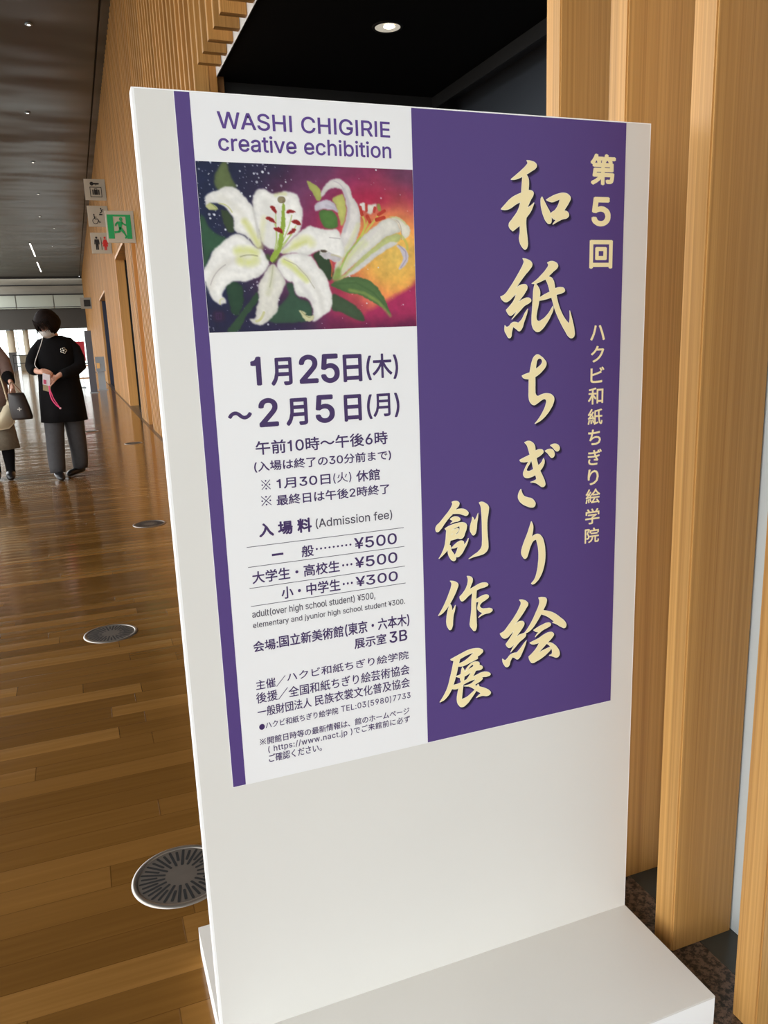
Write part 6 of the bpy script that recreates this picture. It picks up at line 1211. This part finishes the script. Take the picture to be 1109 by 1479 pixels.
add_tube(bm, [(-0.97, 7.43, 1.26), (-1.06, 7.43, 1.24), (-1.12, 7.42, 1.15), (-1.14, 7.40, 1.03), (-1.12, 7.33, 0.97)], [0.06, 0.07, 0.066, 0.062, 0.055], 16)
add_tube(bm, [(-0.89, 7.43, 1.26), (-0.82, 7.43, 1.24), (-0.765, 7.42, 1.15), (-0.742, 7.40, 1.04), (-0.735, 7.37, 1.00)], [0.06, 0.072, 0.068, 0.064, 0.060], 16)
obj('coat', bm, coat_m, None, True)
bm = NB()
add_tube(bm, [(-1.125, 7.34, 0.985), (-1.10, 7.26, 0.94)], [0.05, 0.04], 14)
obj('cuff', bm, black_cloth, None, True)
bm = NB()
add_tube(bm, [(-0.738, 7.38, 1.015), (-0.718, 7.29, 0.975), (-0.704, 7.225, 0.952)], [0.056, 0.048, 0.040], 14)
obj('cuff', bm, black_cloth, None, True)
loft_obj('skirt', [(-0.90, 7.43, 0.30, 0.185, 0.15), (-0.905, 7.43, 0.45, 0.175, 0.145), (-0.92, 7.43, 0.65, 0.165, 0.135), (-0.93, 7.43, 0.80, 0.15, 0.12)], mat('grey tweed skirt', lin(128, 120, 104), 0.9, noise=.1, nscale=(40, 40, 40)), None, 32, 0.03, 3)
bm = NB()
for (x, kx, ax) in ((-0.985, -0.985, -0.955), (-0.83, -0.825, -0.828)):
    add_tube(bm, [(x, 7.42, 0.45), (kx, 7.42, 0.36), ((kx + ax) / 2, 7.45, 0.24), (ax, 7.455, 0.10), (ax, 7.45, 0.05)], [0.062, 0.060, 0.058, 0.042, 0.042], 16)
obj('tights', bm, black_cloth, None, True)
for hx, hy, tx, ty in ((-0.958, 7.48, -0.955, 7.29), (-0.832, 7.475, -0.820, 7.285)):
    bm = NB(); dx, dy = tx - hx, ty - hy
    P_ = lambda t_, z: (hx + dx * t_, hy + dy * t_, z)
    add_tube(bm, [P_(-0.12, 0.04), P_(0.0, 0.05), P_(0.3, 0.05), P_(0.6, 0.04), P_(0.9, 0.032), P_(1.08, 0.022), P_(1.14, 0.02)], [0.02, 0.040, 0.043, 0.044, 0.041, 0.028, 0.01], 16, 0.8)
    for v in bm.verts: v.co.z = max(v.co.z, 0.003)
    obj('shoe', bm, shoe_m, None, True)
head_parts(None, Vector((-0.935, 7.39, 1.465)), 0.1, 0.1, 0.12)
for o in list(bpy.data.objects):
    if o.name not in before and o.parent is None:
        o.parent = co; o.matrix_parent_inverse = PC
# bags
t = empty('handbag', (-0.660, 7.10, 0.60)); tag(t, 'black leather bucket bag hanging from the companion’s hand', 'bag')
bm = NB()
R = []
for z, rx, ry, lean in ((0.0, 0.085, 0.05, 0.028), (0.02, 0.095, 0.055, 0.026), (0.12, 0.090, 0.05, 0.012), (0.22, 0.075, 0.04, 0.0), (0.25, 0.070, 0.032, -0.006)):
    R.append((lean, 0, z, rx, ry))
add_loft(bm, R, 28); obj('bag_body', bm, mat('black bag leather', lin(44, 38, 36), 0.4), t, True)
bm = NB(); add_tube(bm, smooth_path([(-0.062, 0, 0.24), (-0.05, 0.01, 0.32), (-0.035, 0.02, 0.35), (-0.01, 0.02, 0.33), (0.05, 0, 0.24)]), 0.007, 8); obj('handle', bm, mat('tan handle', lin(140, 112, 90), 0.5), t, True)
bm = NB(); add_prism(bm, [(-.004, -.018), (.004, -.018), (.004, -.004), (.018, -.004), (.018, .004), (.004, .004), (.004, .018), (-.004, .018), (-.004, .004), (-.018, .004), (-.018, -.004), (-.004, -.004)], lambda a, b, d: (0.012 + a, -0.052 - d, 0.10 + b), 0.004); obj('clasp', bm, M['steel_rim'], t)
t = empty('tote_bag', (-0.83, 7.22, 0.50)); tag(t, 'cream hobo shoulder bag in front of the companion’s skirt', 'bag')
bm = NB()
prof = [(-0.17, 0.22), (-0.165, 0.10), (-0.12, 0.02), (-0.04, 0.0), (0.06, 0.01), (0.115, 0.06), (0.13, 0.14), (0.105, 0.21), (0.075, 0.29), (0.055, 0.22), (0.02, 0.155), (-0.03, 0.14), (-0.09, 0.16), (-0.135, 0.23)]
add_prism(bm, prof, lambda a, b, d: (a, -0.04 + d, b), 0.08)
bmesh.ops.bevel(bm, geom=[e for e in bm.edges if abs(e.verts[0].co.y - e.verts[1].co.y) < 1e-6], offset=0.018, segments=3, affect='EDGES')
obj('bag_body', bm, mat('cream leather', lin(214, 200, 168), 0.55), t, True)
bm = NB(); add_tube(bm, smooth_path([(0.075, 0, 0.28), (0.055, 0.02, 0.42), (0.02, 0.04, 0.60), (-0.02, 0.10, 0.76)]), 0.008, 8); add_tube(bm, smooth_path([(-0.15, 0, 0.22), (-0.13, 0.02, 0.42), (-0.08, 0.05, 0.62), (-0.02, 0.10, 0.76)]), 0.008, 8); obj('strap', bm, mat('beige strap', lin(190, 172, 140), 0.6), t, True)
